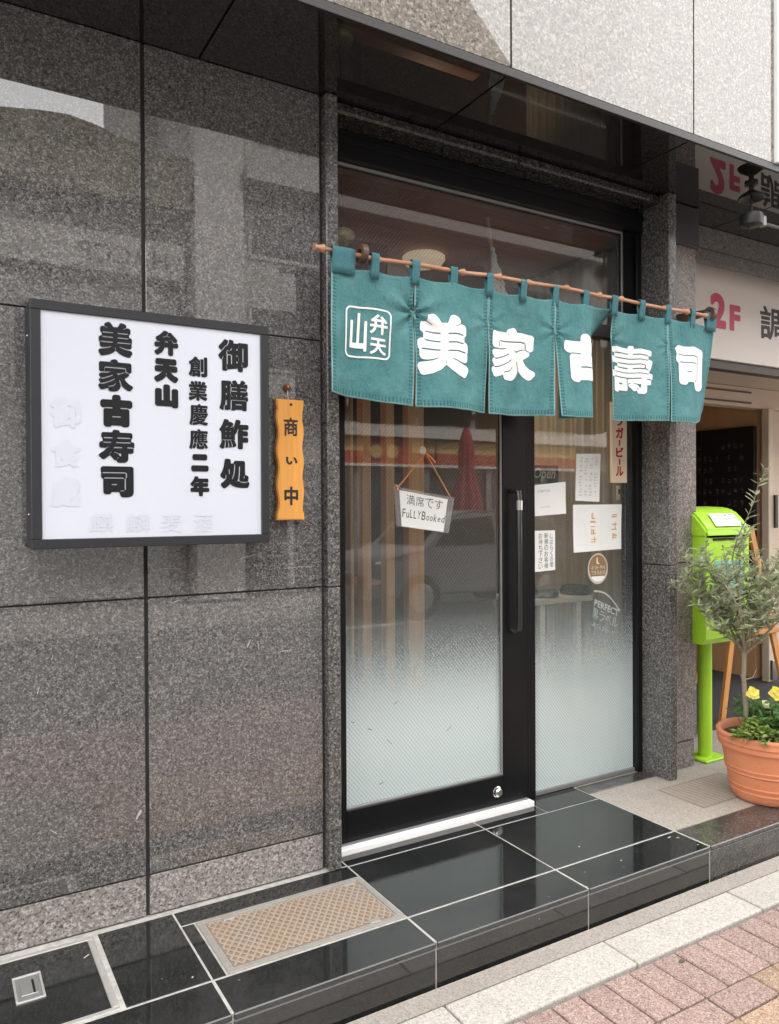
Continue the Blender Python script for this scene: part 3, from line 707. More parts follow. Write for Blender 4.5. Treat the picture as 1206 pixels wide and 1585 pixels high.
sk = MB().lathe([(0, .02), (.006, .018), (.008, .012), (.013, .006), (.016, 0)], seg=14); o = sharp(sk.build("hook", plain("copper_hook", (0.35, 0.16, 0.1), .4, .6), pq)); o.rotation_euler = (R(90), 0, 0); o.location = (1.114, 2.597, 1.779)

# ================================================================== NOREN CURTAIN
nr = thing("noren_curtain", "teal split shop curtain with white lettering hanging on a bamboo rod over the door", "curtain", (0, 0, 0))
NY = 2.45
def rod_z(x): return 2.252 + (x - 1.165) * 0.0085
BAMB = woodm("bamboo", (0.38, 0.17, 0.09), (0.6, 0.32, 0.19), 0, 5, 0.4)
m = MB(); pts = []; rad = []
xs_ = [1.155]
xj = [1.185, 1.41, 1.58, 1.79, 1.965, 2.12, 2.33, 2.52, 2.66, 2.80, 2.95, 3.1, 3.235]
for xk in xj: xs_ += [xk - .014, xk - .005, xk + .006, xk + .014]
xs_ += [3.30]
for i, x in enumerate(xs_):
    pts.append((x, NY + .004 * math.sin(x * 5), rod_z(x) + .005 * math.sin(x * 3.1 + 1) + .0025 * math.sin(x * 17)))
    k = (i - 1) % 4 if 0 < i < len(xs_) - 1 else 0
    rad.append([.0082, .0135, .0142, .0082][k] * (1 + .12 * math.sin(i * 2.7)) if 0 < i < len(xs_) - 1 else (.012 if i == 0 else .0085))
rod = sharp(m.tube(pts, rad, 12).build("bamboo_rod", BAMB, nr), 50)
# cloth
CLOTH, t_, b_ = nodes("teal_canvas")
uv = N(t_, "ShaderNodeUVMap"); sx_ = N(t_, "ShaderNodeSeparateXYZ"); t_.links.new(uv.outputs[0], sx_.inputs[0])
U, V_ = sx_.outputs[0], sx_.outputs[1]      # metres from left / from bottom; panel width .348
fu = math_(t_, 'MULTIPLY', math_(t_, 'FRACT', math_(t_, 'DIVIDE', U, 1.0)), 1.0)
ed = math_(t_, 'MINIMUM', U, math_(t_, 'SUBTRACT', 0.348, U))       # distance to the side seam
edb = V_
g_ = N(t_, "ShaderNodeNewGeometry")
n1 = noise(t_, g_.outputs['Position'], 7, 5, 0.65); n2 = noise(t_, g_.outputs['Position'], 130, 4, 0.7); n3 = noise(t_, g_.outputs['Position'], 420, 2)
c1 = ramp(t_, n1.outputs[0], [(0.3, (0.058, 0.175, 0.185)), (0.7, (0.115, 0.265, 0.27))])
c2 = mix(t_, math_(t_, 'MULTIPLY', ramp(t_, n2.outputs[0], [(.35, (0, 0, 0)), (.75, (1, 1, 1))]).outputs[0], 0.35), c1.outputs[0], (0.13, 0.31, 0.315))
def band(d, w0, w1): # 1 inside w0..w1
    return math_(t_, 'MULTIPLY', math_(t_, 'GREATER_THAN', d, w0), math_(t_, 'LESS_THAN', d, w1))
worn = math_(t_, 'MAXIMUM', band(ed, -1, .006), band(edb, -1, .006))
c3 = mix(t_, math_(t_, 'MULTIPLY', worn, 0.55), c2, (0.33, 0.52, 0.52))
st1 = math_(t_, 'MULTIPLY', band(ed, .005, .022), math_(t_, 'GREATER_THAN', math_(t_, 'FRACT', math_(t_, 'DIVIDE', V_, 0.0135)), 0.55))
st2 = math_(t_, 'MULTIPLY', band(edb, .005, .026), math_(t_, 'GREATER_THAN', math_(t_, 'FRACT', math_(t_, 'DIVIDE', U, 0.0135)), 0.55))
stt = math_(t_, 'MAXIMUM', st1, st2)
c4 = mix(t_, math_(t_, 'MULTIPLY', stt, math_(t_, 'MULTIPLY', n2.outputs[0], 1.0)), c3, (0.012, 0.085, 0.10))
t_.links.new(c4, b_.inputs['Base Color']); b_.inputs['Roughness'].default_value = 0.9; b_.inputs['Specular IOR Level'].default_value = 0.15
hsum = math_(t_, 'ADD', math_(t_, 'MULTIPLY', n1.outputs[0], 1.0), math_(t_, 'ADD', math_(t_, 'MULTIPLY', n2.outputs[0], .12), math_(t_, 'MULTIPLY', stt, -.08)))
mpd = N(t_, "ShaderNodeMapping"); mpd.inputs['Scale'].default_value = (1.0, 1.0, .35); mpd.inputs['Rotation'].default_value = (0, R(14), 0); t_.links.new(g_.outputs['Position'], mpd.inputs[0])
n5 = noise(t_, mpd.outputs[0], 16, 3, .5)
hsum = math_(t_, 'ADD', hsum, math_(t_, 'MULTIPLY', n5.outputs[0], .9))
hsum = math_(t_, 'ADD', hsum, math_(t_, 'MULTIPLY', n3.outputs[0], .03))
bump(t_, b_, hsum, 0.9, 0.022)
LOOPM = plain("loop_canvas", (0.055, 0.17, 0.195), 0.9, var=0.35, vscale=90, bmp=0.3)
PWD = 0.348; X0 = 1.222
BOT = [(1.752, 1.722), (1.722, 1.718), (1.716, 1.722), (1.722, 1.728), (1.728, 1.738), (1.735, 1.815)]
def cloth_pt(k, u, v):
    """k panel, u 0..1 across, v 0 (top) .. 1 (bottom) -> point in metres"""
    x = X0 + (k + u) * PWD
    zt = rod_z(x) - 0.047 - 0.010 * math.sin(math.pi * ((2 * u) % 1.0))
    zb = BOT[k][0] * (1 - u) + BOT[k][1] * u
    if k == 5: zb = 1.735 + (0.085 * max(0, (u - .45) / .55) ** 2)
    z = zt + (zb - zt) * v
    s = x * 6.2
    amp = 0.006 + 0.027 * v
    y = NY + amp * math.sin(s * 1.55 + 0.7) + 0.008 * v * math.sin(s * 3.3 + k) + 0.004 * math.sin(x * 41 + v * 5) * (0.3 + v)
    # pinches at the seams
    for us in (0.0, 1.0):
        d = abs(u - us) * PWD
        dz = (v - 0.27) * 0.5
        pw_ = (0, 1.0, .35, .5, .45, .3, 0)[int(k + us)]
        y += 0.014 * pw_ * math.exp(-(d * d) / .0007) * math.exp(-dz * dz / .008)
        # creases radiating from the pinch
        if d < .16 and 0 < k + us < 6:
            ang = math.atan2(dz, d + 1e-6); rr = math.hypot(d, dz)
            y += 0.015 * pw_ * math.cos(ang * 7 + k) * math.exp(-rr / .075) * min(1, rr / .02)
    gapl = [0, .003, .005, .014, .016, .002][k]; gapr = [.003, .010, .022, 0, .003, 0][k]
    vv_ = max(0, v - .3) / .7
    x += gapl * vv_ * (1 - u) - gapr * vv_ * u
    if k == 0: x -= 0.006 * v
    if k == 3 and u > .58:                       # right third folded back
        d = (u - .58) * PWD; a = min(1.0, v / .75) ** 0.8 * R(118)
        xf = X0 + (k + .58) * PWD
        x = xf - 0.012 * v + d * math.cos(a); y = y * 0 + NY + amp * math.sin(xf * 6.2 * 1.55 + .7) + d * math.sin(a)
    elif k == 3: x -= 0.012 * v * max(0, u - .3) / .28
    if k == 5 and u > .5:
        d = (u - .5); y += 0.10 * d * d * v * 1.6; x -= .02 * d * d * v
    return Vector((x, y, z))
def cloth_n(k, u, v, e=.01):
    du = cloth_pt(k, u + e, v) - cloth_pt(k, u - e, v); dv = cloth_pt(k, u, v + e) - cloth_pt(k, u, v - e)
    return du.cross(-dv).normalized() * (1)
WHITEP = plain("white_dye", (0.82, 0.82, 0.80), 0.9, var=0.05, vscale=20, bmp=0.15, bscale=200)
NC = ['seal', '美', '家', '古', '壽', '司']
NB = [None, (1.576, 1.806, 1.843, 2.08, .075), (1.933, 2.17, 1.859, 2.074, .068), (2.303, 2.56, 1.875, 2.084, .11), (2.605, 2.861, 1.855, 2.072, .036), (2.998, 3.225, 1.894, 2.099, .09)]
def cloth_map(k, x, z, off=.003):
    # inverse of the flat layout: x,z given in the hanging plane
    u = (x - X0) / PWD - k
    zt = rod_z(x) - 0.05; zb = BOT[k][0] * (1 - u) + BOT[k][1] * u
    if k == 5: zb = 1.735 + (0.085 * max(0, (u - .45) / .55) ** 2)
    v = (zt - z) / (zt - zb)
    u = min(max(u, .002), .998); v = min(max(v, .002), .998)
    n_ = cloth_n(k, u, v)
    if n_.y > 0 and not (k == 3 and u > .57): n_ = -n_
    p = cloth_pt(k, u, v)
    return p + n_ * off
for k in range(6):
    nu, nv = 60, 72; vs_ = []; fs_ = []; uvs = []
    for j in range(nv + 1):
        for i in range(nu + 1):
            vs_.append(cloth_pt(k, i / nu, j / nv)); uvs.append((i / nu * PWD, (1 - j / nv) * .48))
    for j in range(nv):
        for i in range(nu):
            a = j * (nu + 1) + i; fs_.append((a, a + nu + 1, a + nu + 2, a + 1))
    pn = mesh_obj("cloth_panel", vs_, fs_, CLOTH, nr, True)
    ul = pn.data.uv_layers.new(name="UVMap")
    for lp in pn.data.loops: ul.data[lp.index].uv = uvs[lp.vertex_index]
    sm = pn.modifiers.new("thick", 'SOLIDIFY'); sm.thickness = .0016; sm.offset = 0
    if k > 0:
        a, b, c, d, gr = NB[k]
        V, F = fat_glyph(NC[k], gr, 0.05, 110)
        mesh_obj("character", [cloth_map(k, a + (b - a) * p, c + (d - c) * q) for p, q in V], F, WHITEP, pn)
    else:
        # seal: rounded square outline with three characters
        def rr(x0, x1, z0, z1, r):
            out = []
            for cx, cz, a0 in ((x1 - r, z1 - r, 0), (x0 + r, z1 - r, 90), (x0 + r, z0 + r, 180), (x1 - r, z0 + r, 270)):
                for q in range(7): t = R(a0 + q * 15); out.append((cx + r * math.cos(t), cz + r * math.sin(t)))
            return out
        def dens(P, n=4):
            out = []
            for i in range(len(P)):
                A, B = P[i], P[(i + 1) % len(P)]
                for q in range(n): out.append((A[0] + (B[0] - A[0]) * q / n, A[1] + (B[1] - A[1]) * q / n))
            return out
        Po = dens(rr(1.282, 1.472, 1.888, 2.072, .022)); Pi = dens(rr(1.2885, 1.4655, 1.8945, 2.0655, .017)); nn = len(Po)
        wob = [1 + 0 for _ in range(nn)]
        mesh_obj("seal_outline", [cloth_map(k, *p) for p in Po] + [cloth_map(k, *p) for p in Pi], [(i, (i + 1) % nn, (i + 1) % nn + nn, i + nn) for i in range(nn)], WHITEP, pn)
        for ch, (a, b, c, d, gr) in {'山': (1.303, 1.377, 1.912, 2.05, .03), '弁': (1.388, 1.456, 1.978, 2.05, .028), '天': (1.39, 1.454, 1.904, 1.964, .03)}.items():
            V, F = fat_glyph(ch, gr, 0, 72)
            mesh_obj("character", [cloth_map(k, a + (b - a) * p, c + (d - c) * q) for p, q in V], F, WHITEP, pn)
# loops
for i in range(13):
    x = X0 + i * PWD / 2; hw = .0165
    xa, xb = x - hw, x + hw
    if i == 0: xa, xb = X0, X0 + .092
    if i == 12: xa, xb = X0 + 6 * PWD - .075, X0 + 6 * PWD - .002
    vs_ = []; ns = 12; zr = rod_z((xa + xb) / 2); zt = zr - .052
    prof = [(-.004, zt - .028), (-.005, zt), (-.011, zr - .012), (-.0125, zr), (-.009, zr + .010), (0, zr + .0145), (.009, zr + .010), (.0125, zr), (.011, zr - .015), (.005, zt), (.004, zt - .02)]
    nseg = 4
    for yy, z in prof:
        for q in range(nseg + 1):
            x_ = xa + (xb - xa) * q / nseg; vs_.append((x_, NY + yy + .0015 * math.sin(q * 2.1 + i), z + (x_ - (xa + xb) / 2) * .008))
    fs_ = [(a * (nseg + 1) + q, a * (nseg + 1) + q + 1, (a + 1) * (nseg + 1) + q + 1, (a + 1) * (nseg + 1) + q) for a in range(len(prof) - 1) for q in range(nseg)]
    o = mesh_obj("hanging_loop", vs_, fs_, LOOPM, nr, True); sm = o.modifiers.new("thick", 'SOLIDIFY'); sm.thickness = .0015; sm.offset = 0
# hooks
HOOKM = woodm("dark_hook_wood", (0.06, 0.035, 0.025), (0.15, 0.085, 0.06), 1, 5, 0.45)
def hook(x, y_back, label):
    zc = rod_z(x); poly = []
    n = 26
    # flat bracket in the y-z plane with an open ring round the rod
    outer = [(NY + .034 * math.cos(t), zc + .004 + .034 * math.sin(t)) for t in np.linspace(R(-60), R(-330), n)]
    inner = [(NY + .0175 * math.cos(t), zc + .002 + .0175 * math.sin(t)) for t in np.linspace(R(-60), R(-330), n)]
    ho = thing("noren_hook", label, "hook", (0, 0, 0), group="noren hooks")
    m = MB(); N_ = n
    v = [(x - .011, a, b) for a, b in outer] + [(x - .011, a, b) for a, b in inner] + [(x + .011, a, b) for a, b in outer] + [(x + .011, a, b) for a, b in inner]
    f = []
    for i in range(n - 1):
        f += [(i, i + 1, n + i + 1, n + i), (2 * n + i, 3 * n + i, 3 * n + i + 1, 2 * n + i + 1), (i, 2 * n + i, 2 * n + i + 1, i + 1), (n + i, n + i + 1, 3 * n + i + 1, 3 * n + i)]
    for i in (0, n - 1): f.append((i, n + i, 3 * n + i, 2 * n + i))
    m.add(v, f); m.build("ring", HOOKM, ho)
    MB().prism([(NY + .024, zc + .001), (y_back, zc - .005), (y_back, zc + .042), (NY + .022, zc + .03)], x - .0105, x + .0105, 'x').build("arm", HOOKM, ho)
    return ho
hook(1.345, 2.60, "dark wooden hook holding the left end of the curtain rod")
hook(3.27, 2.638, "dark wooden hook holding the right end of the curtain rod")
MB().bbox(1.30, 1.36, 2.585, 2.60, 2.235, 2.31, .003)

# ================================================================== PAPERS AND STICKERS
PAPER = plain("white_paper", (0.8, 0.8, 0.78), 0.8, var=0.04, vscale=12, bmp=0.03)
GREYINK = plain("grey_print", (0.2, 0.2, 0.2), .8, bmp=0)
ORINK = plain("orange_print", (0.66, 0.36, 0.12), .8, bmp=0)
def sheet(name, label, cat, pts4, y, mat=PAPER, curl=.004, group=None, n=10):
    """a sheet of paper stuck to the glass, corners (bl, br, tr, tl) as x,z; slightly curled"""
    th = thing(name, label, cat, (0, 0, 0), group=group)
    (a, b, c, d) = [Vector(p) for p in pts4]; v = []; f = []
    ph = random.uniform(0, 6)
    def fn(u, w, off=0.0):
        p = (a * (1 - u) + b * u) * (1 - w) + (d * (1 - u) + c * u) * w
        return (p.x, y - abs(curl * math.sin(u * 3.1 + ph) * (w - .4)) * 1.2 - off, p.y)
    for i in range(n + 1):
        for j in range(n + 1): v.append(fn(j / n, i / n))
    for i in range(n):
        for j in range(n): q = i * (n + 1) + j; f.append((q, q + 1, q + n + 2, q + n + 1))
    mesh_obj("sheet", v, f, mat, th, True)
    return th, fn
def marks(fn, u0, u1, v0, v1, cols, rows, mat, th, name="handwriting", dens=.75, sz=.75, seed=1):
    """columns of small brush marks too small to read"""
    rd = random.Random(seed); V = []; F = []
    for c in range(cols):
        for r in range(rows):
            if rd.random() > dens: continue
            cu = u0 + (u1 - u0) * (c + .5) / cols; cv = v0 + (v1 - v0) * (r + .5) / rows
            du = (u1 - u0) / cols * sz / 2; dv = (v1 - v0) / rows * sz / 2
            for s in range(rd.choice((2, 3, 3, 4))):
                hor = rd.random() < .55; o = rd.uniform(-.8, .8)
                if hor: q = (cu - du * rd.uniform(.5, 1), cu + du * rd.uniform(.5, 1), cv + dv * o - dv * .12, cv + dv * o + dv * .12)
                else: q = (cu + du * o - du * .13, cu + du * o + du * .13, cv - dv * rd.uniform(.5, 1), cv + dv * rd.uniform(.5, 1))
                n = len(V); V += [fn(q[0], q[2], .0004 + .00012 * s), fn(q[1], q[2], .0004 + .00012 * s), fn(q[1], q[3], .0004 + .00012 * s), fn(q[0], q[3], .0004 + .00012 * s)]; F.append((n, n + 1, n + 2, n + 3))
    return mesh_obj(name, V, F, mat, th)
GY = 2.7525
def glyphs(fn, s, u0, u1, v0, v1, mat, th, grow=.0, vertical=True, off=.0006):
    n = len(s)
    for i, ch in enumerate(s):
        if ch == ' ': continue
        if vertical:
            a, b = u0, u1; d = v1 - (v1 - v0) * (i + .06) / n; c = v1 - (v1 - v0) * (i + .94) / n
        else:
            a = u0 + (u1 - u0) * (i + .06) / n; b = u0 + (u1 - u0) * (i + .94) / n; c, d = v0, v1
        if ch == 'ー': 
            if vertical: a, b = a + (b - a) * .4, a + (b - a) * .6
        V, tri, e, pol = glyph_mesh(ch); lo, hi = V.min(0), V.max(0)
        if ch == 'ー' and vertical:
            V = np.stack([V[:, 1], -V[:, 0]], 1); lo, hi = V.min(0), V.max(0)
        q = (V - lo) / (hi - lo)
        mesh_obj("character", [fn(a + (b - a) * x, c + (d - c) * z, off) for x, z in q], pol, mat, th)
# papers on the right-hand pane
th, fn = sheet("paper_notice", "white sheet with two short printed lines left of the beer sign, under the open plaque", "paper", ((2.418, 1.30), (2.612, 1.31), (2.608, 1.462), (2.411, 1.443)), GY)
marks(fn, .12, .5, .72, .84, 9, 1, GREYINK, th, "print", 1, .8, 3); marks(fn, .15, .48, .22, .32, 9, 1, GREYINK, th, "print", 1, .6, 4)
th, fn = sheet("paper_notice", "tall narrow handwritten sheet highest on the right-hand glass", "paper", ((2.672, 1.372), (2.832, 1.366), (2.842, 1.602), (2.68, 1.597)), GY)
marks(fn, .1, .92, .1, .93, 4, 13, plain("faint_ink", (.45, .45, .45), .8, bmp=0), th, dens=.75, seed=7)
th, fn = sheet("paper_notice", "wide white sheet with orange printed characters on the right-hand glass", "paper", ((2.66, 1.122), (2.982, 1.13), (2.985, 1.353), (2.655, 1.352)), GY)
marks(fn, .78, .92, .2, .82, 1, 3, ORINK, th, "print", 1, .95, 8); marks(fn, .34, .48, .15, .85, 1, 4, ORINK, th, "print", 1, .95, 9)
marks(fn, .06, .3, .12, .9, 5, 14, plain("blue_grey_print", (.52, .58, .62), .8, bmp=0), th, "print", .8, .5, 10); marks(fn, .54, .74, .12, .9, 5, 14, MATS["blue_grey_print"], th, "print", .8, .5, 11)
th, fn = sheet("paper_notice", "small vertical handwritten sheet low beside the door post", "paper", ((2.407, 1.04), (2.542, 1.045), (2.542, 1.232), (2.407, 1.232)), GY, curl=.001)
PINK_ = plain("brush_ink", (.06, .06, .06), .8, bmp=0)
glyphs(fn, "しばらくの間", .76, .9, .07, .93, PINK_, th); glyphs(fn, "新規のお客様", .5, .68, .05, .95, PINK_, th); glyphs(fn, "お待ち下さい", .24, .42, .05, .95, PINK_, th)
# open plaque
op = thing("open_plaque", "small black plaque reading Open in cream script behind the glass", "plaque", (0, 0, 0))
MB().bbox(2.408, 2.572, 2.758, 2.77, 1.452, 1.538, .002).build("board", plain("black_board", (.02, .02, .02), .5), op)
text_obj("Open", ((2.414, 2.55, 1.462, 1.525), lambda u, v: (u + (v - 1.49) * .25, 2.7575, v)), plain("cream_paint", (.62, .5, .34), .6, bmp=0), op, bold=.02)
# beer sign
bs = thing("beer_sign", "narrow cream vertical sign with red katakana by the right door frame", "sign", (0, 0, 0))
MB().bbox(2.905, 3.012, 2.738, 2.753, 1.46, 1.86, .002).build("board", plain("cream_board", (.8, .64, .47), .6), bs)
RP = plain("red_print", (.42, .02, .03), .6, bmp=0)
for i, (ch, h_) in enumerate((("生", .05), ("ラ", .05), ("ガ", .055), ("ー", .03), ("ビ", .05), ("ー", .03), ("ル", .05))):
    zt_ = 1.85 - sum((.05, .05, .055, .03, .05, .03, .05)[:i]) - .007 * i
    if ch == "ー": MB().bbox(2.9535, 2.9635, 2.7365, 2.739, zt_ - h_, zt_, .001).build("character", RP, bs)
    else: char_obj(ch, 2.932, 2.985, zt_ - h_, zt_, 2.7372, RP, bs, .045, 0, 48)
sw = thing("door_contact", "little white plastic contact hanging below the cream beer sign", "fitting", (0, 0, 0))
MB().bbox(2.965, 2.984, 2.757, 2.772, 1.374, 1.446, .004).build("case", plain("white_plastic", (.7, .7, .66), .4), sw); MB().bbox(2.969, 2.98, 2.7555, 2.757, 1.405, 1.43, .0005).build("lens", FRAME, sw)
# oval brown sticker
stk = thing("oval_sticker", "brown oval sticker with pale lettering on the right-hand glass", "sticker", (0, 0, 0))
def oval(cx, cz, rx, rz, y, n=40, z_lo=-1, z_hi=1):
    return [(cx + rx * math.cos(2 * math.pi * i / n), y, cz + rz * math.sin(2 * math.pi * i / n)) for i in range(n)]
mesh_obj("border", oval(2.822, 1.038, .068, .076, 2.7532), [tuple(range(40))], plain("sticker_border", (.55, .5, .43), .5, bmp=0), stk)
mesh_obj("face", oval(2.822, 1.042, .06, .064, 2.7528), [tuple(range(40))], plain("sticker_brown", (.27, .16, .08), .5, bmp=0), stk)
fo = lambda u, v, o=0: (2.762 + .12 * u, 2.7524 - o, .974 + .136 * v)
STW = plain("sticker_cream", (.72, .66, .56), .5, bmp=0)
glyphs(fo, "ネット予約", .1, .9, .44, .58, STW, stk, vertical=False); glyphs(fo, "できるお店", .1, .9, .26, .4, STW, stk, vertical=False)
mesh_obj("pointing_mark", [fo(.42, .66), fo(.5, .63), fo(.6, .64), fo(.5, .72), fo(.48, .88), fo(.42, .86)], [(0, 1, 2, 3, 4, 5)], STW, stk)
mesh_obj("white_foot", [fo(.12, .14, .0002), fo(.3, .03, .0002), fo(.5, 0.0, .0002), fo(.7, .03, .0002), fo(.88, .14, .0002), fo(.84, .2, .0002), fo(.16, .2, .0002)], [tuple(range(7))], PAPER, stk)
# etched beer sticker
es = thing("etched_sticker", "faint white tilted beer sticker low on the right-hand glass", "sticker", (0, 0, 0))
ETCH, t_, b_ = nodes("etched_white"); b_.inputs['Base Color'].default_value = (.62, .7, .69, 1); b_.inputs['Alpha'].default_value = .6; b_.inputs['Roughness'].default_value = .8
rot = R(-22); cx, cz = 2.878, .80
def ft(u, v, o=0):
    a, b = (u - .5) * .2, (v - .5) * .24
    return (cx + a * math.cos(rot) - b * math.sin(rot) * .35, 2.7545 - o, cz + a * math.sin(rot) + b)
text_obj("PERFECT", ((.05, .95, .60, .74), ft), ETCH, es, bold=.02)
glyphs(ft, "黒ラベル", .0, .95, .36, .56, ETCH, es, vertical=False)
marks(ft, .0, .85, .16, .3, 9, 1, ETCH, es, "print", 1, .8, 41)
V = []; F = []
for i in range(21):
    u = i / 20; z = .86 - .12 * (u ** 1.2) + .1 * math.sin(u * math.pi * 1.1); V += [ft(u, z), ft(u, z + .035)]
F = [(2 * i, 2 * i + 2, 2 * i + 3, 2 * i + 1) for i in range(20)]
mesh_obj("wave_line", V, F, ETCH, es)
# fully booked card
fbx = thing("fully_booked_card", "handwritten fully booked card in a plastic sleeve hung by orange string on the door", "card", (0, 0, 0))
A, B, Cc, D = Vector((1.638, 1.268)), Vector((1.896, 1.233)), Vector((1.926, 1.384)), Vector((1.622, 1.432))
SLEEVE, t_, b_ = nodes("clear_sleeve"); b_.inputs['Base Color'].default_value = (.75, .75, .73, 1); b_.inputs['Alpha'].default_value = .2; b_.inputs['Roughness'].default_value = .15
def fs(u, v, o=0.0):
    p = (A * (1 - u) + B * u) * (1 - v) + (D * (1 - u) + Cc * u) * v
    return (p.x, 2.704 + .004 * math.sin(u * 3) - o, p.y)
def patch(fn, u0, u1, v0, v1, o, n=8):
    v = [fn(u0 + (u1 - u0) * j / n, v0 + (v1 - v0) * i / n, o) for i in range(n + 1) for j in range(n + 1)]
    return v, [(i * (n + 1) + j, i * (n + 1) + j + 1, (i + 1) * (n + 1) + j + 1, (i + 1) * (n + 1) + j) for i in range(n) for j in range(n)]
mesh_obj("paper", *patch(fs, .1, .9, .02, .93, .0), PAPER, fbx, True)
glyphs(fs, "満席です", .2, .84, .6, .86, PINK_, fbx, vertical=False, off=.0008)
hx_ = .12
for ch, w_, h0, h1 in (("F", .055, 0, 1), ("u", .05, 0, .6), ("L", .05, .02, 1.02), ("L", .05, 0, .95), ("Y", .06, .05, 1), ("B", .07, 0, 1.05), ("o", .05, 0, .6), ("o", .05, .02, .6), ("k", .055, 0, .95), ("e", .05, .05, .6), ("d", .055, .03, .9)):
    text_obj(ch, ((hx_, hx_ + w_, .26 + .22 * h0, .26 + .22 * h1), lambda u, v: fs(u + (v - .3) * .08, v, .0008)), PINK_, fbx, name="character", bold=.01); hx_ += w_ + .017
mesh_obj("sleeve", *patch(fs, 0, 1, 0, 1, .0025), SLEEVE, fbx, True)
ORANGE = plain("orange_string", (.72, .28, .1), .7)
pt = (1.78, 2.70, 1.57); l, r_ = fs(.07, .98, .003), fs(.93, 1.0, .003)
m = MB(); m.tube([pt, l], .002, 6).tube([pt, r_], .002, 6).tube([(pt[0], pt[1] - .004, pt[2]), (pt[0] + .03, pt[1] - .006, pt[2] - .025), (pt[0] + .045, pt[1] - .005, pt[2] - .04)], .0035, 6)
m.tube([l, (l[0] - .012, l[1] - .004, l[2] + .012)], .003, 6).tube([l, (l[0] - .004, l[1] - .004, l[2] - .012)], .003, 6)
m.build("string", ORANGE, fbx)
sk = MB().lathe([(0, .016), (.006, .015), (.007, .008), (.014, .003), (.017, 0)], seg=16); o = sharp(sk.build("suction_hook", plain("pale_sucker", (.75, .7, .6), .3), fbx)); o.rotation_euler = (R(90), 0, 0); o.location = (1.779, 2.72, 1.583)

# ornaments behind the transom
wd_ = thing("paper_wand", "wooden wand with white folded paper streamers standing behind the transom glass", "ornament", (0, 0, 0))
WY = 2.90
MB().tube([(2.262, WY, 2.70), (2.285, WY, 2.55), (2.33, WY, 2.31)], .009, 8).build("handle", woodm("pale_stick", (.45, .3, .16), (.6, .42, .24), 2), wd_)
for i in range(9):
    a = -0.35 + i * .09; v = []; n = 8
    for j in range(n + 1):
        s = j / n; cx_ = 2.283 + .05 * s + (a * .14) * s + .004 * math.sin(j * 2.5 + i); z = 2.56 - .25 * s
        hw_ = .009 + .004 * s; yy = WY - .012 + .01 * math.sin(i * 2.2 + j * 1.7)
        v += [(cx_ - hw_, yy, z), (cx_ + hw_, yy + .004, z - .004)]
    mesh_obj("streamer", v, [(2 * j, 2 * j + 1, 2 * j + 3, 2 * j + 2) for j in range(n)], PAPER, wd_)
MB().bbox(2.29, 2.4, WY - .04, WY + .05, 2.235, 2.30, .008).build("stand", plain("gold_stand", (.5, .36, .16), .4, .3), wd_)
lm = thing("round_lamp", "small pale gold lamp shade behind the glass above the left hook", "lamp", (0, 0, 0))
sharp(MB().lathe([(.0, .03), (.03, .028), (.05, .016), (.054, 0), (.05, -.016), (.03, -.026), (0, -.028)], (1.475, 2.86, 2.465), 24).build("shade", plain("gold_shade", (.62, .5, .26), .35, .2), lm), 80)
MB().tube([(1.475, 2.86, 2.49), (1.475, 2.86, 2.70)], .004, 6).build("stem", FRAME, lm)
pl_ = thing("ceiling_lamp", "round glowing ceiling lamp inside the dining room behind the transom glass", "lamp", (2.3, 3.5, 2.70))
GLOW, t_, b_ = nodes("lamp_glow"); b_.inputs['Base Color'].default_value = (.9, .8, .6, 1); b_.inputs['Emission Color'].default_value = (1, .8, .55, 1); b_.inputs['Emission Strength'].default_value = .1
sharp(MB().lathe([(0, -.07), (.06, -.066), (.1, -.05), (.115, -.03), (.115, -.012), (.1, -.002)], seg=28).build("shade", GLOW, pl_), 60)
MB().lathe([(.1, -.002), (.03, 0), (0, 0)], seg=20).build("ceiling_rose", FRAME, pl_)
sl = bpy.data.lights.new("lamp_bulb", 'SPOT'); sl.energy = 16; sl.color = (1.0, .72, .45); sl.spot_size = R(150); sl.spot_blend = .6; sl.shadow_soft_size = .06
slo = bpy.data.objects.new("lamp_bulb", sl); C.objects.link(slo); slo.parent = pl_; slo.location = (0, 0, -.09)

# ================================================================== NEIGHBOURING SHOP
nb = thing("neighbour_shop", "beige neighbouring shop entrance with recessed doorway right of the pillar", "building", (0, 0, 0))
GREYW = granite("grey_neighbour_wall", (.08, .075, .07), (.15, .14, .13), (.22, .2, .19), 120, .5, .3, .3, .05)
BEIGE = plain("beige_cladding", (.62, .51, .41), .6, var=.06, vscale=3)
MB().bbox(3.414, 9, 2.77, 2.81, 2.677, 2.8685, .002).build("beam", GREYW, nb)
MB().bbox(3.414, 9, 2.767, 2.7695, 2.742, 2.748, .001).build("beam_groove", JOINT, nb)
DKB = plain("dark_brown_soffit", (.09, .075, .065), .6)
MB().box(3.414, 9, 3.02, 3.7, 2.225, 2.25).build("recess_ceiling", BEIGE, nb)
MB().box(3.414, 9, 2.94, 3.01, 2.15, 2.197).build("shutter_slot", DKB, nb)
MB().bbox(3.414, 9, 3.62, 3.72, 2.075, 2.222, .003).build("door_header", BEIGE, nb)
MB().bbox(3.414, 5.3, 3.612, 3.6195, 2.10, 2.112, .001).bbox(3.414, 5.3, 3.612, 3.6195, 2.178, 2.19, .001).build("header_groove", DKB, nb)
PANELW = woodm("orange_interior_wall", (.6, .35, .17), (.7, .43, .23), 2, 1, .6)
MB().box(5.50, 5.56, 3.72, 6.0, 0, 2.24).build("interior_wall", PANELW, nb)
MB().box(3.3, 5.5, 5.95, 6.0, 0, 2.24).build("interior_back_wall", PANELW, nb)
MB().box(3.414, 5.5, 3.73, 6.0, 2.226, 2.25).build("interior_ceiling", PANELW, nb)
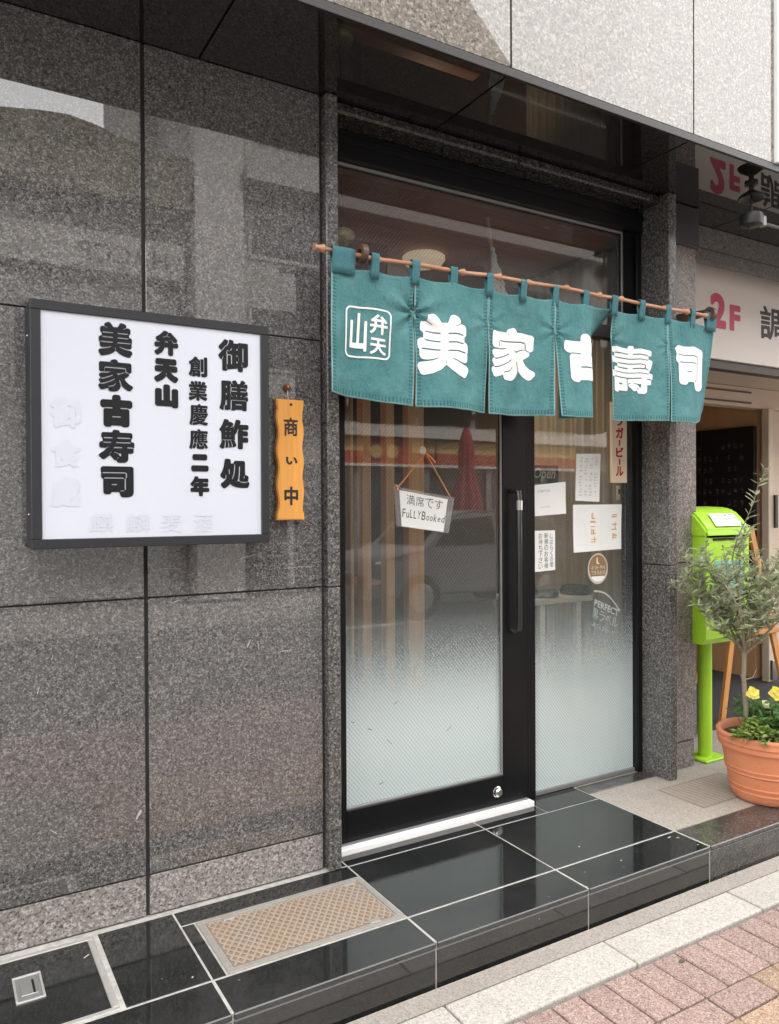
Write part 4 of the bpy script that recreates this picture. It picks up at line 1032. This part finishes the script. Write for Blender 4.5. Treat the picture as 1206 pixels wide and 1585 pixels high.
MB().bbox(5.46, 5.52, 3.58, 3.64, 0, 2.074, .004).bbox(5.525, 5.56, 3.6, 3.66, 0, 2.074, .004).build("door_post", plain("pale_post", (.62, .52, .4), .5), nb)
MB().bbox(5.565, 9, 3.66, 3.8, 0, 2.075, .004).build("beige_wall", BEIGE, nb)
MB().bbox(5.47, 5.53, 3.555, 3.578, .02, .17, .003).build("post_bracket", STEEL, nb)
MB().bbox(5.512, 5.545, 3.56, 3.578, 1.17, 1.42, .002).build("name_plate", plain("name_plate_black", (.03, .03, .03), .5), nb)
# blackboard
bb = thing("blackboard", "large black menu board with faint chalk writing inside the neighbouring doorway", "blackboard", (0, 0, 0))
MB().bbox(5.455, 5.495, 3.70, 4.9, .36, 1.955, .004).build("board", plain("chalkboard", (.006, .006, .007), .6), bb)
CHALK = plain("chalk", (.12, .12, .115), .9, bmp=0)
marks(lambda u, v, o=0: (5.4545 - o, 4.3 - .55 * u, 1.0 + .9 * v), .05, .95, .05, .95, 9, 9, CHALK, bb, "chalk_writing", .7, .6, 21)["kind"] = "stuff"
# sign box
ns = thing("neighbour_sign", "long white shop sign with pink 2F lettering above the neighbouring entrance", "sign", (0, 0, 0))
MB().bbox(3.416, 8.8, 2.922, 3.01, 2.2, 2.82, .003).build("sign_box", plain("pinkish_white_sign", (.72, .66, .62), .35, var=.04, vscale=2, bmp=0), ns)
PINK = plain("pink_letter", (.55, .06, .13), .5, bmp=0); NBLK = plain("black_letter", (.02, .02, .02), .5, bmp=0)
char_obj('2', 3.90, 4.045, 2.378, 2.583, 2.9212, PINK, ns, .05, 0, 64); char_obj('F', 4.077, 4.179, 2.378, 2.533, 2.9212, PINK, ns, .05, 0, 64)
for i, ch in enumerate("調"):
    char_obj(ch, 4.369 + i * .31, 4.632 + i * .31, 2.362, 2.567, 2.9212, NBLK, ns, .02, 0, 72)
# lamp under the soffit
fl = thing("outdoor_lamp", "dark hooded lamp hanging under the polished soffit beside the white sign", "lamp", (3.36, 2.29, 2.87))
DK = plain("lamp_dark_metal", (.03, .03, .03), .45, .3)
sharp(MB().lathe([(.0, 0), (.03, 0), (.03, -.008), (.012, -.012), (.012, -.035), (.03, -.045), (.055, -.062), (.062, -.075), (.056, -.078), (.02, -.06), (0, -.058)], seg=28).build("hood", DK, fl), 40)
MB().tube([(0, 0, -.06), (0, 0, -.15)], .006, 8).build("stem", DK, fl)
sharp(MB().lathe([(0, -.14), (.03, -.142), (.05, -.15), (.053, -.165), (.05, -.2), (.03, -.208), (0, -.208)], seg=24).build("body", DK, fl), 40)
MB().bbox(.046, .075, -.03, .0, -.2, -.15, .004).build("switch_box", plain("lamp_grey", (.22, .21, .2), .4, .3), fl)
MB().tube([(.06, -.01, -.18), (.5, -.01, -.175)], .008, 8).build("conduit", plain("conduit_grey", (.12, .12, .12), .4, .3), fl)
MB().tube([(-.02, 0, -.205), (-.02, 0, -.235)], .004, 6).build("drip_tip", DK, fl)

# ---- green collection box
LIME = plain("lime_paint", (.37, .66, .035), .4, var=.16, vscale=9, bmp=.05)
gb = thing("green_box", "lime green box with domed lid and label on a lime green post", "collection box", (3.555, 2.70, 0), R(0))
MB().bbox(-.085, .085, -.075, .075, 0, .012, .003).build("base_plate", LIME, gb)
sharp(MB().lathe([(.036, .012), (.036, .66)], seg=24).build("post", LIME, gb), 30)
bw, bd0, bd1 = .175, -.14, .12
MB().prism([(bd0, .665), (bd0 + .02, .635), (bd1, .635), (bd1, 1.215), (bd0, 1.215)], -bw, bw, 'x').build("body", LIME, gb)
prof = [(bd0 - .012, 1.18), (bd0 - .012, 1.215), (bd0 + .0, 1.235), (bd0 + .055, 1.295), (bd0 + .085, 1.318), (bd0 + .14, 1.335), (bd1 + .005, 1.34), (bd1 + .005, 1.18)]
bm = bmesh.new()
vsA = [[bm.verts.new((x, a, b)) for a, b in prof] for x in (-bw - .006, bw + .006)]
bm.faces.new(vsA[0]); bm.faces.new(vsA[1][::-1])
for i in range(len(prof)): j = (i + 1) % len(prof); bm.faces.new((vsA[0][i], vsA[1][i], vsA[1][j], vsA[0][j]))
bmesh.ops.recalc_face_normals(bm, faces=bm.faces[:]); bmesh.ops.bevel(bm, geom=bm.edges[:], offset=.012, segments=2, affect='EDGES')
me = bpy.data.meshes.new("lid"); bm.to_mesh(me); bm.free(); me.materials.append(MATS["lime_paint"]); lid = bpy.data.objects.new("lid", me); C.objects.link(lid); lid.parent = gb; sharp(lid, 40)
MB().bbox(-.12, .15, bd0 - .004, bd0 + .004, 1.165, 1.178, .001).build("slot", BLACK, gb)
def lb(u, v, o=0): # label on the sloping lid
    return (-.10 + .22 * u, bd0 + .0 + .055 * v - .0035 - o * .7, 1.239 + .062 * v + .003 + o * .7)
mesh_obj("label", [lb(0, -.05), lb(1, -.05), lb(.95, .98), lb(.05, .98)], [(0, 1, 2, 3)], PAPER, lid)
marks(lb, .08, .92, .72, .95, 4, 1, PINK_, lid, "print", 1, .8, 31); marks(lb, .06, .94, .42, .68, 8, 1, plain("green_print", (.08, .2, .13), .7, bmp=0), lid, "print", 1, .9, 32); marks(lb, .2, .75, .18, .36, 7, 1, PINK_, lid, "print", 1, .5, 33)
MB().bbox(-.11, .12, bd0 - .0035, bd0 + .002, .86, 1.06, .001).build("poster", plain("poster_teal", (.2, .42, .36), .5, var=.6, vscale=18, bmp=0), gb)
MB().bbox(-.11, .12, bd0 - .004, bd0 + .002, .79, .855, .001).build("poster_pink", plain("poster_pink", (.6, .3, .34), .5, var=.5, vscale=25, bmp=0), gb)

# ---- easel behind the tree
ez = thing("wooden_easel", "orange wooden easel legs standing behind the olive tree", "easel", (0, 0, 0))
EW = woodm("easel_wood", (.48, .2, .05), (.62, .3, .09), 2, 4, .45)
def bar(p, q, w_, d_):
    p, q = Vector(p), Vector(q); d = (q - p).normalized(); u = Vector((0, 1, 0)).cross(d).normalized(); n_ = d.cross(u)
    v = []
    for c in (p, q):
        for a, b in ((-1, -1), (1, -1), (1, 1), (-1, 1)): v.append(c + u * a * w_ / 2 + n_ * b * d_ / 2)
    return MB().add(v, [(0, 3, 2, 1), (4, 5, 6, 7), (0, 1, 5, 4), (1, 2, 6, 5), (2, 3, 7, 6), (3, 0, 4, 7)])
bar((4.20, 3.07, -.004), (4.47, 3.1, 1.2), .045, .02).build("leg", EW, ez); bar((4.86, 3.05, -.004), (4.53, 3.1, 1.2), .045, .02).build("leg", EW, ez)
bar((4.5, 3.55, -.004), (4.5, 3.13, 1.2), .035, .02).build("rear_leg", EW, ez)
MB().bbox(4.3, 4.75, 3.04, 3.075, .52, .55, .002).build("ledge", EW, ez)

# ---- terracotta pot
PC = (3.335, 2.19)
TERRA, t_, b_ = nodes("terracotta")
p_ = pos(t_, False); n1 = noise(t_, p_, 6, 5, .6); n2 = noise(t_, p_, 80, 4)
t_.links.new(mix(t_, math_(t_, 'MULTIPLY', n2.outputs[0], .4), ramp(t_, n1.outputs[0], [(.3, (.56, .165, .06)), (.7, (.66, .23, .1))]).outputs[0], (.64, .33, .21)), b_.inputs['Base Color'])
b_.inputs['Roughness'].default_value = .65; bump(t_, b_, n2.outputs[0], .1, .003)
pot = thing("terracotta_pot", "large round terracotta flowerpot with ribbed bands on the pale floor", "flowerpot", (PC[0], PC[1], 0))
prof = [(0, .002), (.15, .002), (.156, .006), (.163, .03), (.166, .045), (.170, .047), (.171, .055), (.168, .058), (.171, .075), (.175, .077), (.176, .085), (.173, .088), (.182, .145), (.186, .147), (.188, .153), (.185, .157), (.187, .17), (.191, .172), (.192, .179), (.189, .183), (.203, .275),
        (.216, .279), (.219, .288), (.217, .306), (.222, .309), (.224, .316), (.221, .322), (.224, .340), (.226, .350), (.222, .358), (.212, .360), (.205, .352), (.2, .30), (0, .30)]
prof = [(r, z * .855) for r, z in prof]
sharp(MB().lathe(prof, seg=64).build("pot_body", TERRA, pot), 50)
SOIL = plain("soil", (.05, .035, .025), .95, var=.4, vscale=60, bmp=.6)
sharp(MB().lathe([(0, .275), (.1, .279), (.2, .271)], seg=32).build("soil", SOIL, pot))
# leaves helper
def leaf_mesh(base, d, nrm, L, wd_, bend=.15, tip=.5, n=3):
    d = Vector(d).normalized(); nrm = Vector(nrm); nrm = (nrm - d * nrm.dot(d)).normalized(); s = d.cross(nrm)
    v = []
    prof = [(0, .06), (.3, .8), (.62, 1.0), (1.0, .04)] if n == 3 else [(0, .1), (.5, 1), (1, .05)]
    for t_0, w0 in prof:
        c = Vector(base) + d * L * t_0 - nrm * bend * L * t_0 * t_0
        v += [c - s * wd_ * w0 / 2, c + s * wd_ * w0 / 2]
    f = [(2 * i, 2 * i + 1, 2 * i + 3, 2 * i + 2) for i in range(len(prof) - 1)]
    return v, f
def leafmat(name, a, b, back, rough=.5):
    m, t, bs_ = nodes(name)
    g = N(t, "ShaderNodeNewGeometry"); n = noise(t, g.outputs['Position'], 35, 2)
    r = ramp(t, g.outputs['Random Per Island'], [(0, a), (1, b)])
    c = mix(t, g.outputs['Backfacing'], r.outputs[0], back)
    t.links.new(c, bs_.inputs['Base Color']); bs_.inputs['Roughness'].default_value = rough; bs_.inputs['Specular IOR Level'].default_value = .4
    tl = N(t, "ShaderNodeBsdfTranslucent"); t.links.new(r.outputs[0], tl.inputs[0])
    mx = N(t, "ShaderNodeMixShader"); mx.inputs[0].default_value = .3; t.links.new(bs_.outputs[0], mx.inputs[1]); t.links.new(tl.outputs[0], mx.inputs[2])
    t.links.new(mx.outputs[0], t.nodes["Material Output"].inputs[0]); return m
# ---- olive tree
rd = random.Random(5)
ot = thing("olive_tree", "slender young olive tree with grey-green leaves planted in the terracotta pot", "tree", (PC[0] - .1, PC[1] + .05, .272))
BARK = plain("olive_bark", (.27, .22, .16), .85, var=.3, vscale=40, bmp=.4)
tm = MB(); tm.tube([(0, 0, 0), (.004, 0, .13), (-.006, .004, .28), (-.008, 0, .395)], [.0125, .011, .0105, .011], 9)
tips = []
def grow(p, d, L, r, lvl):
    p = Vector(p); d = Vector(d).normalized(); pts = [p]; n = 5
    for i in range(n):
        d = (d + Vector((rd.uniform(-.16, .16), rd.uniform(-.16, .16), rd.uniform(-.05, .12)))).normalized(); pts.append(pts[-1] + d * L / n)
    tm.tube(pts, [r * (1 - .6 * i / n) for i in range(n + 1)], 5)
    for i in range(1 if lvl else 2, n + 1): tips.append((pts[i], d, lvl, (pts[i] - pts[i - 1]) / 1))
    if lvl < 2:
        for _ in range(4 if lvl == 0 else 3):
            i = rd.randint(1, n); a = rd.uniform(0, 6.28)
            nd = (d * .75 + Vector((math.cos(a), math.sin(a) * .8, rd.uniform(-.1, .5))) * .75).normalized()
            grow(pts[i], nd, L * rd.uniform(.5, .75), r * .55, lvl + 1)
fork = Vector((-.008, 0, .395))
for a, tilt, L in ((150, 48, .26), (185, 56, .23), (35, 50, .28), (95, 35, .28), (-40, 52, .28), (-95, 55, .24), (5, 62, .3), (130, 25, .30), (215, 42, .3), (-10, 30, .34), (200, 16, .44), (70, 60, .26), (20, 14, .42)):
    z_ = rd.uniform(-.02, .03)
    grow(fork + Vector((0, 0, z_)), (math.cos(R(a)) * math.sin(R(tilt)), math.sin(R(a)) * math.sin(R(tilt)) * .8, math.cos(R(tilt))), L, .0065, 0)
tm.tube([(0, 0, .27), (.04, -.01, .275), (.07, -.01, .31), (.065, -.01, .325)], [.004, .003, .002, .001], 5)
tm.tube([(0, 0, .262), (-.035, -.01, .27), (-.05, -.01, .30)], [.004, .003, .0015], 5)
sharp(tm.build("trunk", BARK, ot), 60)
lv = []; lf = []
for p, d, lvl, dd in tips:
    for _ in range(rd.choice((3, 4, 4)) if lvl else 2):
        a = rd.uniform(0, 6.28); side = Vector((math.cos(a), math.sin(a), rd.uniform(-.5, .7)))
        ld = (d * .5 + side).normalized(); nn = Vector((rd.uniform(-.6, .6), rd.uniform(-.9, .3), 1)); 
        v, f = leaf_mesh(p + dd * rd.uniform(-.9, .1), ld, nn, rd.uniform(.032, .056), rd.uniform(.0085, .0125), rd.uniform(-.1, .3))
        n0 = len(lv); lv += [tuple(q) for q in v]; lf += [tuple(i + n0 for i in q) for q in f]
cr = mesh_obj("crown", lv, lf, leafmat("olive_leaf", (.2, .245, .12), (.42, .46, .28), (.5, .54, .42)), ot, True)
# ---- bedding plants
def bed_plant(name, label, cat, cx, cy, rad, h, nst, mat, Lr, wr, group, droop=0.0, flowers=None, seed=1):
    r2 = random.Random(seed); t0 = thing(name, label, cat, (PC[0] + cx, PC[1] + cy, .288), group=group)
    v = []; f = []; sm_ = MB()
    for s in range(nst):
        a = r2.uniform(0, 6.28); rr_ = rad * math.sqrt(r2.random()); top = Vector((math.cos(a) * rr_, math.sin(a) * rr_, h * r2.uniform(.45, 1) * (1 - .4 * rr_ / rad) - droop * rr_ / rad))
        b0 = Vector((math.cos(a) * rr_ * .35, math.sin(a) * rr_ * .35, -.004)); mid = (b0 + top) / 2 + Vector((0, 0, .02 + droop * .5))
        sm_.tube([b0, mid, top], [.002, .0016, .001], 4, False)
        for q in range(r2.choice((5, 6, 8))):
            tt = r2.uniform(.3, 1); p = (mid * (1 - (tt - .5) * 2) + top * ((tt - .5) * 2)) if tt > .5 else (b0 * (1 - tt * 2) + mid * tt * 2)
            aa = r2.uniform(0, 6.28); d = Vector((math.cos(aa), math.sin(aa), r2.uniform(-.1, .8)))
            x, y_ = leaf_mesh(p, d, (r2.uniform(-.4, .4), r2.uniform(-.7, .2), 1), r2.uniform(*Lr), r2.uniform(*wr), r2.uniform(.1, .5)); n0 = len(v); v += [tuple(c) for c in x]; f += [tuple(i + n0 for i in c) for c in y_]
    sm_.build("stems", plain(name + "_stem", (.1, .16, .05), .7, bmp=0) if name + "_stem" not in MATS else MATS[name + "_stem"], t0); mesh_obj("foliage", v, f, mat, t0, True)
    for fx, fy, fz, fr, fm in flowers or []:
        pet = []; pf = []
        c = Vector((fx, fy, fz))
        nn = Vector((-.4 + r2.uniform(-.2, .2), -.75, .5)).normalized(); e1 = nn.cross(Vector((0, 0, 1))).normalized(); e2 = nn.cross(e1)
        for q in range(9):
            a = q * 2 * math.pi / 5 + (.6 if q > 4 else 0) + r2.uniform(-.25, .25); dirv = e1 * math.cos(a) + e2 * math.sin(a) + nn * (.1 if q < 5 else .7)
            x, y_ = leaf_mesh(c + nn * .002 * q, dirv, nn, fr * r2.uniform(.8, 1.1) * (1 if q < 5 else .6), fr * (.95 if q < 5 else .6), r2.uniform(-.3, .6)); n0 = len(pet); pet += [tuple(p) for p in x]; pf += [tuple(i + n0 for i in p) for p in y_]
        fo_ = mesh_obj("flower", pet, pf, fm, t0, True); MB().tube([(fx, fy + .01, fz), (fx * .6, fy * .6 + .01, 0)], .0018, 5, False).build("flower_stalk", MATS[name + "_stem"], t0)
YEL = leafmat("yellow_petal", (.82, .68, .08), (.9, .8, .22), (.85, .75, .2), .6); CREAM = leafmat("cream_petal", (.82, .76, .38), (.86, .8, .5), (.8, .75, .4), .6)
GREEN1 = leafmat("bedding_leaf", (.045, .12, .025), (.1, .21, .05), (.13, .23, .09)); GREEN2 = leafmat("creeper_leaf", (.16, .24, .04), (.3, .38, .09), (.25, .32, .1))
bed_plant("yellow_flower_plant", "leafy plant with yellow flowers in front of the olive trunk in the pot", "plant", -.06, -.04, .12, .2, 50, GREEN1, (.03, .05), (.012, .018), "plants in the pot", 0, [(-.045, .05, .196, .036, YEL), (.05, .05, .135, .022, CREAM)], 2)
bed_plant("yellow_flower_plant", "leafy plant with yellow flowers at the right side of the pot", "plant", .09, -.02, .12, .2, 40, GREEN1, (.03, .05), (.012, .018), "plants in the pot", 0, [(-.01, .03, .172, .04, YEL), (.06, .02, .18, .034, YEL)], 3)
bed_plant("creeping_plant", "pale green creeping plant spilling over the left rim of the pot", "plant", -.155, -.045, .11, .13, 110, GREEN2, (.016, .028), (.011, .017), "plants in the pot", .05, None, 4)
bed_plant("herb_plant", "dark green leafy plant at the back of the pot", "plant", .03, .1, .12, .2, 30, GREEN1, (.025, .045), (.012, .018), "plants in the pot", 0, None, 6)

# ================================================================== ACROSS THE STREET (seen reflected in granite and glass)
OY = -7.0
LGREY = plain("pale_grey_render", (.27, .26, .25), .8, var=.06, vscale=1.5); MGREY = plain("mid_grey_render", (.18, .175, .17), .8, var=.08, vscale=1.5)
WINGL = plain("dark_window_glass", (.03, .033, .036), .08, bmp=0); WFR = plain("window_frame_alu", (.25, .25, .25), .5)
OLIVE = granite("brown_tile_roof", (.06, .055, .04), (.11, .1, .075), (.18, .165, .12), 6, .8, .2, .3, .05)
op_pave = MB().box(-30, 40, OY, OY + 2.6, -.5, -.15).build("far_pavement", plain("far_paving", (.2, .19, .18), .85)); tag(op_pave, kind="structure")
LINE = plain("road_paint", (.6, .6, .58), .8, var=.15, vscale=30)
rl = MB().box(4.2, 5.7, -3.2, -3.06, -.1718, -.168).build("road_line", LINE); tag(rl, kind="structure")
def window(par, x0, x1, z0, z1, y):
    m = MB(); w_ = .06
    m.box(x0, x0 + w_, y, y + .03, z0, z1).box(x1 - w_, x1, y, y + .03, z0, z1).box(x0 + w_, x1 - w_, y, y + .03, z0, z0 + w_).box(x0 + w_, x1 - w_, y, y + .03, z1 - w_, z1)
    f = m.build("window", WFR, par)
    MB().box(x0 + w_, x1 - w_, y - .02, y + .008, z0 + w_, z1 - w_).build("pane", WINGL, f)
# low building with curved roof and lettered band
A_ = thing("low_building", "low building with a curved brown roof and lettered band across the street", "building", (0, OY, 0)); A_.location = (0, 0, 0)
MB().box(-7, 3.5, OY - 8, OY, -.15, 5.9).build("wall", MGREY, A_)
arc = [(-7, 5.9), (-7, 6.5), (-4, 6.66), (-1, 6.76), (.2, 6.8), (.9, 6.84), (1.4, 6.92), (1.75, 6.95), (2.1, 6.9), (2.55, 6.79), (3.0, 6.72), (3.5, 6.7), (3.5, 5.9)]
MB().prism(arc, OY - 8, OY + .35, 'y').build("roof", OLIVE, A_)
MB().box(-6.9, 3.45, OY + .003, OY + .16, 4.85, 5.42).build("sign_band", LGREY, A_)
BL = plain("band_letter", (.04, .04, .04), .6, bmp=0)
text_obj("HACCP", ((0, 1, 0, 1), lambda u, v: (3.2 - 1.3 * u, OY + .164, 4.98 + .28 * v)), BL, A_, bold=.01)
for x in (-6.2, -4.4, -2.6, -.8, 1.0): window(A_, x, x + 1.4, 3.0, 4.4, OY + .001)
MB().box(-6.5, 3.2, OY + .002, OY + .04, 0, 2.4).build("shutter", plain("shutter_metal", (.3, .3, .3), .5, .3, bmp=0), A_)
# tall grey block behind it
T_ = thing("tower_block", "tall pale block rising behind the low building across the street", "building", (0, 0, 0))
MB().box(3.05, 3.55, OY - 4, OY - 2.0, -.15, 14).box(3.551, 6.0, OY - 12, OY - 2.4, -.15, 8.4).build("wall", LGREY, T_)
MB().tube([(3.35, OY - 1.95, 5), (3.35, OY - 1.95, 14)], .05, 8).build("drainpipe", MGREY, T_)
# pale grey apartment building with sloped top corner
B_ = thing("apartment_building", "pale grey building with window bands and a sloping top corner across the street", "building", (0, 0, 0))
MB().prism([(3.56, -.15), (14, -.15), (14, 5.2), (12.9, 6.2), (8.0, 10.85), (6.2, 10.85), (3.56, 9.0)], OY - 8, OY, 'y').build("wall", LGREY, B_)
MB().box(3.57, 4.35, OY + .002, OY + .35, -.1, 8.6).build("pier", plain("pier_grey", (.33, .32, .31), .8), B_)
MB().box(4.36, 12.5, OY + .002, OY + .5, 6.55, 6.75).box(4.36, 12.0, OY + .002, OY + .5, 3.1, 3.3).build("floor_ledge", LGREY, B_)
for x0, x1, z0, z1 in ((4.55, 6.0, 5.45, 6.5), (6.5, 7.45, 5.6, 6.25), (7.95, 9.7, 5.5, 6.2), (10.3, 11.6, 5.4, 5.9), (4.55, 6.0, 3.6, 4.7), (6.5, 7.45, 3.6, 4.7), (7.95, 9.7, 3.6, 4.7), (10.3, 12.6, 3.6, 4.6), (4.7, 6.0, 7.4, 8.4), (6.5, 7.6, 7.6, 8.6), (8.0, 9.4, 7.6, 8.4)):
    window(B_, x0, x1, z0, z1, OY + .001)
MB().box(6.1, 13.5, OY + .002, OY + .3, 2.62, 3.0).build("canopy", plain("canopy_white", (.6, .58, .55), .6), B_)
MB().box(4.4, 13.6, OY + .002, OY + .02, -.1, 2.1).build("shop_front", WINGL, B_)
for x in (5.2, 6.6, 8.1, 9.6, 11.1): MB().box(x, x + .12, OY + .021, OY + .08, -.1, 2.1).build("shop_mullion", WFR, B_)
for i, (x0, x1) in enumerate(((6.2, 6.75), (6.8, 7.75), (7.8, 8.3), (8.35, 9.0), (9.05, 9.8), (9.85, 10.8), (10.85, 12))):
    YS = MATS.get("yellow_fascia") or plain("yellow_fascia", (.6, .42, .16), .5); RS = MATS.get("red_fascia") or plain("red_fascia", (.42, .07, .04), .5)
    if i == 1:
        sgn = MB().box(x0, x1, OY + .1, OY + .16, 2.13, 2.58).build("fascia_sign", RS, B_)
        MB().tube([(7.0, OY + .17, 2.35), (7.001, OY + .19, 2.35)], .13, 12).tube([(7.35, OY + .17, 2.35), (7.351, OY + .19, 2.35)], .13, 12).build("sign_mark", YS, sgn)
    else:
        sgn = MB().box(x0, x1, OY + .1, OY + .16, 2.35, 2.58).build("fascia_sign", YS, B_); MB().box(x0, x1, OY + .1, OY + .16, 2.13, 2.348).build("fascia_sign_foot", RS, sgn)
MB().box(6.15, 12.1, OY + .09, OY + .165, 2.08, 2.128).build("sign_rail", plain("rail_white", (.7, .68, .65), .5), B_)
# further buildings
D_ = thing("brown_building", "brown tiled building farther right across the street", "building", (0, 0, 0))
MB().box(14.2, 24, OY - 8, OY, -.15, 7.4).build("wall", plain("brown_tiles", (.22, .17, .14), .7), D_)
for i in range(4):
    for z in (3.2, 5.4): window(D_, 14.8 + i * 2.3, 16.3 + i * 2.3, z, z + 1.3, OY + .001)
E_ = thing("far_left_building", "grey office block farther left across the street", "building", (0, 0, 0))
MB().box(-20, -7.3, OY - 8, OY, -.15, 8.5).build("wall", MGREY, E_)
for i in range(5):
    for z in (3.2, 5.8): window(E_, -19 + i * 2.3, -17.4 + i * 2.3, z, z + 1.5, OY + .001)
# closed parasol
fg = thing("closed_parasol", "closed dark red parasol standing across the street", "parasol", (8.5, -6.1, -.15))
MB().tube([(0, 0, 0), (0, 0, 3.1)], .02, 8).build("pole", plain("pole_white", (.7, .7, .7), .4), fg)
v = []; n = 14; sg_ = 28
for i in range(n + 1):
    t = i / n; r0 = .03 + .2 * t ** .7 + .03 * math.sin(t * 9)
    for j in range(sg_): a = 2 * math.pi * j / sg_; r_0 = r0 * (1 + .3 * math.cos(7 * a) * min(1, t * 2)); v.append((r_0 * math.cos(a), r_0 * math.sin(a), 2.95 - 1.65 * t))
mesh_obj("canopy", v, [(i * sg_ + j, i * sg_ + (j + 1) % sg_, (i + 1) * sg_ + (j + 1) % sg_, (i + 1) * sg_ + j) for i in range(n) for j in range(sg_)], plain("parasol_red", (.3, .025, .045), .8, var=.2), fg, True)
MB().lathe([(0, .08), (.2, .08), (.26, .03), (.26, 0), (0, 0)], seg=20).build("base", MATS["grout"], fg)
# parked cars
def car(label, x, y, rotz, paint, h=1.45):
    c = thing("parked_car", label, "car", (x, y, -.17), rotz, "cars parked across the street")
    side = [(-1.75, .32), (-1.8, .62), (-1.72, .82), (-1.0, .95), (-.55, h - .06), (-.2, h), (1.0, h), (1.35, h - .1), (1.7, .98), (1.76, .7), (1.74, .32)]
    bm = bmesh.new(); rings = []
    for yy, sc_, dz in ((-.78, 1, 0), (-.74, 1, 0), (.74, 1, 0), (.78, 1, 0)):
        rings.append([bm.verts.new((a * (.985 if abs(yy) > .76 else 1), yy * (1 - .16 * max(0, (b - .9) / (h - .9))), b)) for a, b in side])
    for q in range(3):
        for i in range(len(side)): j = (i + 1) % len(side); bm.faces.new((rings[q][i], rings[q][j], rings[q + 1][j], rings[q + 1][i]))
    bm.faces.new(rings[0][::-1]); bm.faces.new(rings[3])
    bmesh.ops.recalc_face_normals(bm, faces=bm.faces[:]); bmesh.ops.bevel(bm, geom=bm.edges[:], offset=.035, segments=2, affect='EDGES')
    me = bpy.data.meshes.new("body"); bm.to_mesh(me); bm.free(); me.materials.append(paint); o = bpy.data.objects.new("body", me); C.objects.link(o); o.parent = c; sharp(o, 40)
    for s in (-1, 1):
        for poly in ([(-.88, .98), (-.52, h - .12), (.15, h - .07), (.15, .98)], [(.22, .98), (.22, h - .07), (.98, h - .08), (1.3, h - .2), (1.5, .98)]):
            m = MB(); P = []
            for a, b in poly: P.append((a, s * (.785 * (1 - .16 * max(0, (b - .9) / (h - .9))) + .004), b))
            Q = [(a, b - s * .03, z) for a, b, z in P]; n = len(P)
            m.add(P + Q, [tuple(range(n)), tuple(range(2 * n - 1, n - 1, -1))] + [(i, i + n, (i + 1) % n + n, (i + 1) % n) for i in range(n)]); m.build("side_window", WINGL, o)
        for a in (-1.12, 1.12):
            t0 = MB().lathe([(.0, -.09), (.3, -.09), (.31, -.07), (.31, .07), (.3, .09), (0, .09)], seg=24).build("wheel", plain("tyre", (.02, .02, .02), .8) if "tyre" not in MATS else MATS["tyre"], c); t0.rotation_euler = (R(90), 0, 0); t0.location = (a, s * .72, .31)
            r0 = MB().lathe([(0, .098), (.17, .098), (.19, .09)], seg=16).lathe([(0, -.098), (.17, -.098), (.19, -.09)], seg=16).build("rim", STEEL, t0)
        MB().bbox(-1.79, -1.6, s * .68 - .09, s * .68 + .09, .66, .8, .02).build("headlight", CHROME, c)
        MB().bbox(1.66, 1.775, s * .68 - .07, s * .68 + .07, .72, .9, .02).build("tail_light", MATS["red_fascia"], c)
    def scr(p, q): return MB().add([(p[0], -.6, p[1]), (p[0], .6, p[1]), (q[0], .56, q[1]), (q[0], -.56, q[1]), (p[0] + .02, -.6, p[1] - .02), (p[0] + .02, .6, p[1] - .02), (q[0] + .02, .56, q[1] - .02), (q[0] + .02, -.56, q[1] - .02)], [(0, 1, 2, 3), (7, 6, 5, 4), (0, 4, 5, 1), (1, 5, 6, 2), (2, 6, 7, 3), (3, 7, 4, 0)])
    scr((-.985, .985), (-.58, h - .07)).build("windscreen", WINGL, o); MB().bbox(-1.815, -1.75, -.5, .5, .42, .6, .01).build("grille", WINGL, c)
    return c
car("silver compact car parked across the street, reflected in the glass door", 6.7, -3.95, 0, plain("white_car_paint", (.34, .34, .35), .25, bmp=0))
car("dark red car parked across the street behind the silver one", 10.7, -3.95, 0, plain("red_car_paint", (.35, .02, .03), .15, bmp=0))
# guard rail at our kerb edge, reflected in the side pane
gr = thing("guard_rail", "white tubular pedestrian guard rail at the roadside", "guard rail", (0, -.3, -.16))
for i in range(4):
    x = 4.6 + i * 1.0; MB().tube([(x, 0, 0), (x, 0, .62)], .03, 10).build("post", MATS["rail_white"], gr)
MB().tube([(4.55, 0, .6), (7.65, 0, .6)], .03, 10).build("top_bar", MATS["rail_white"], gr)
print("DONE objects", len(bpy.data.objects))
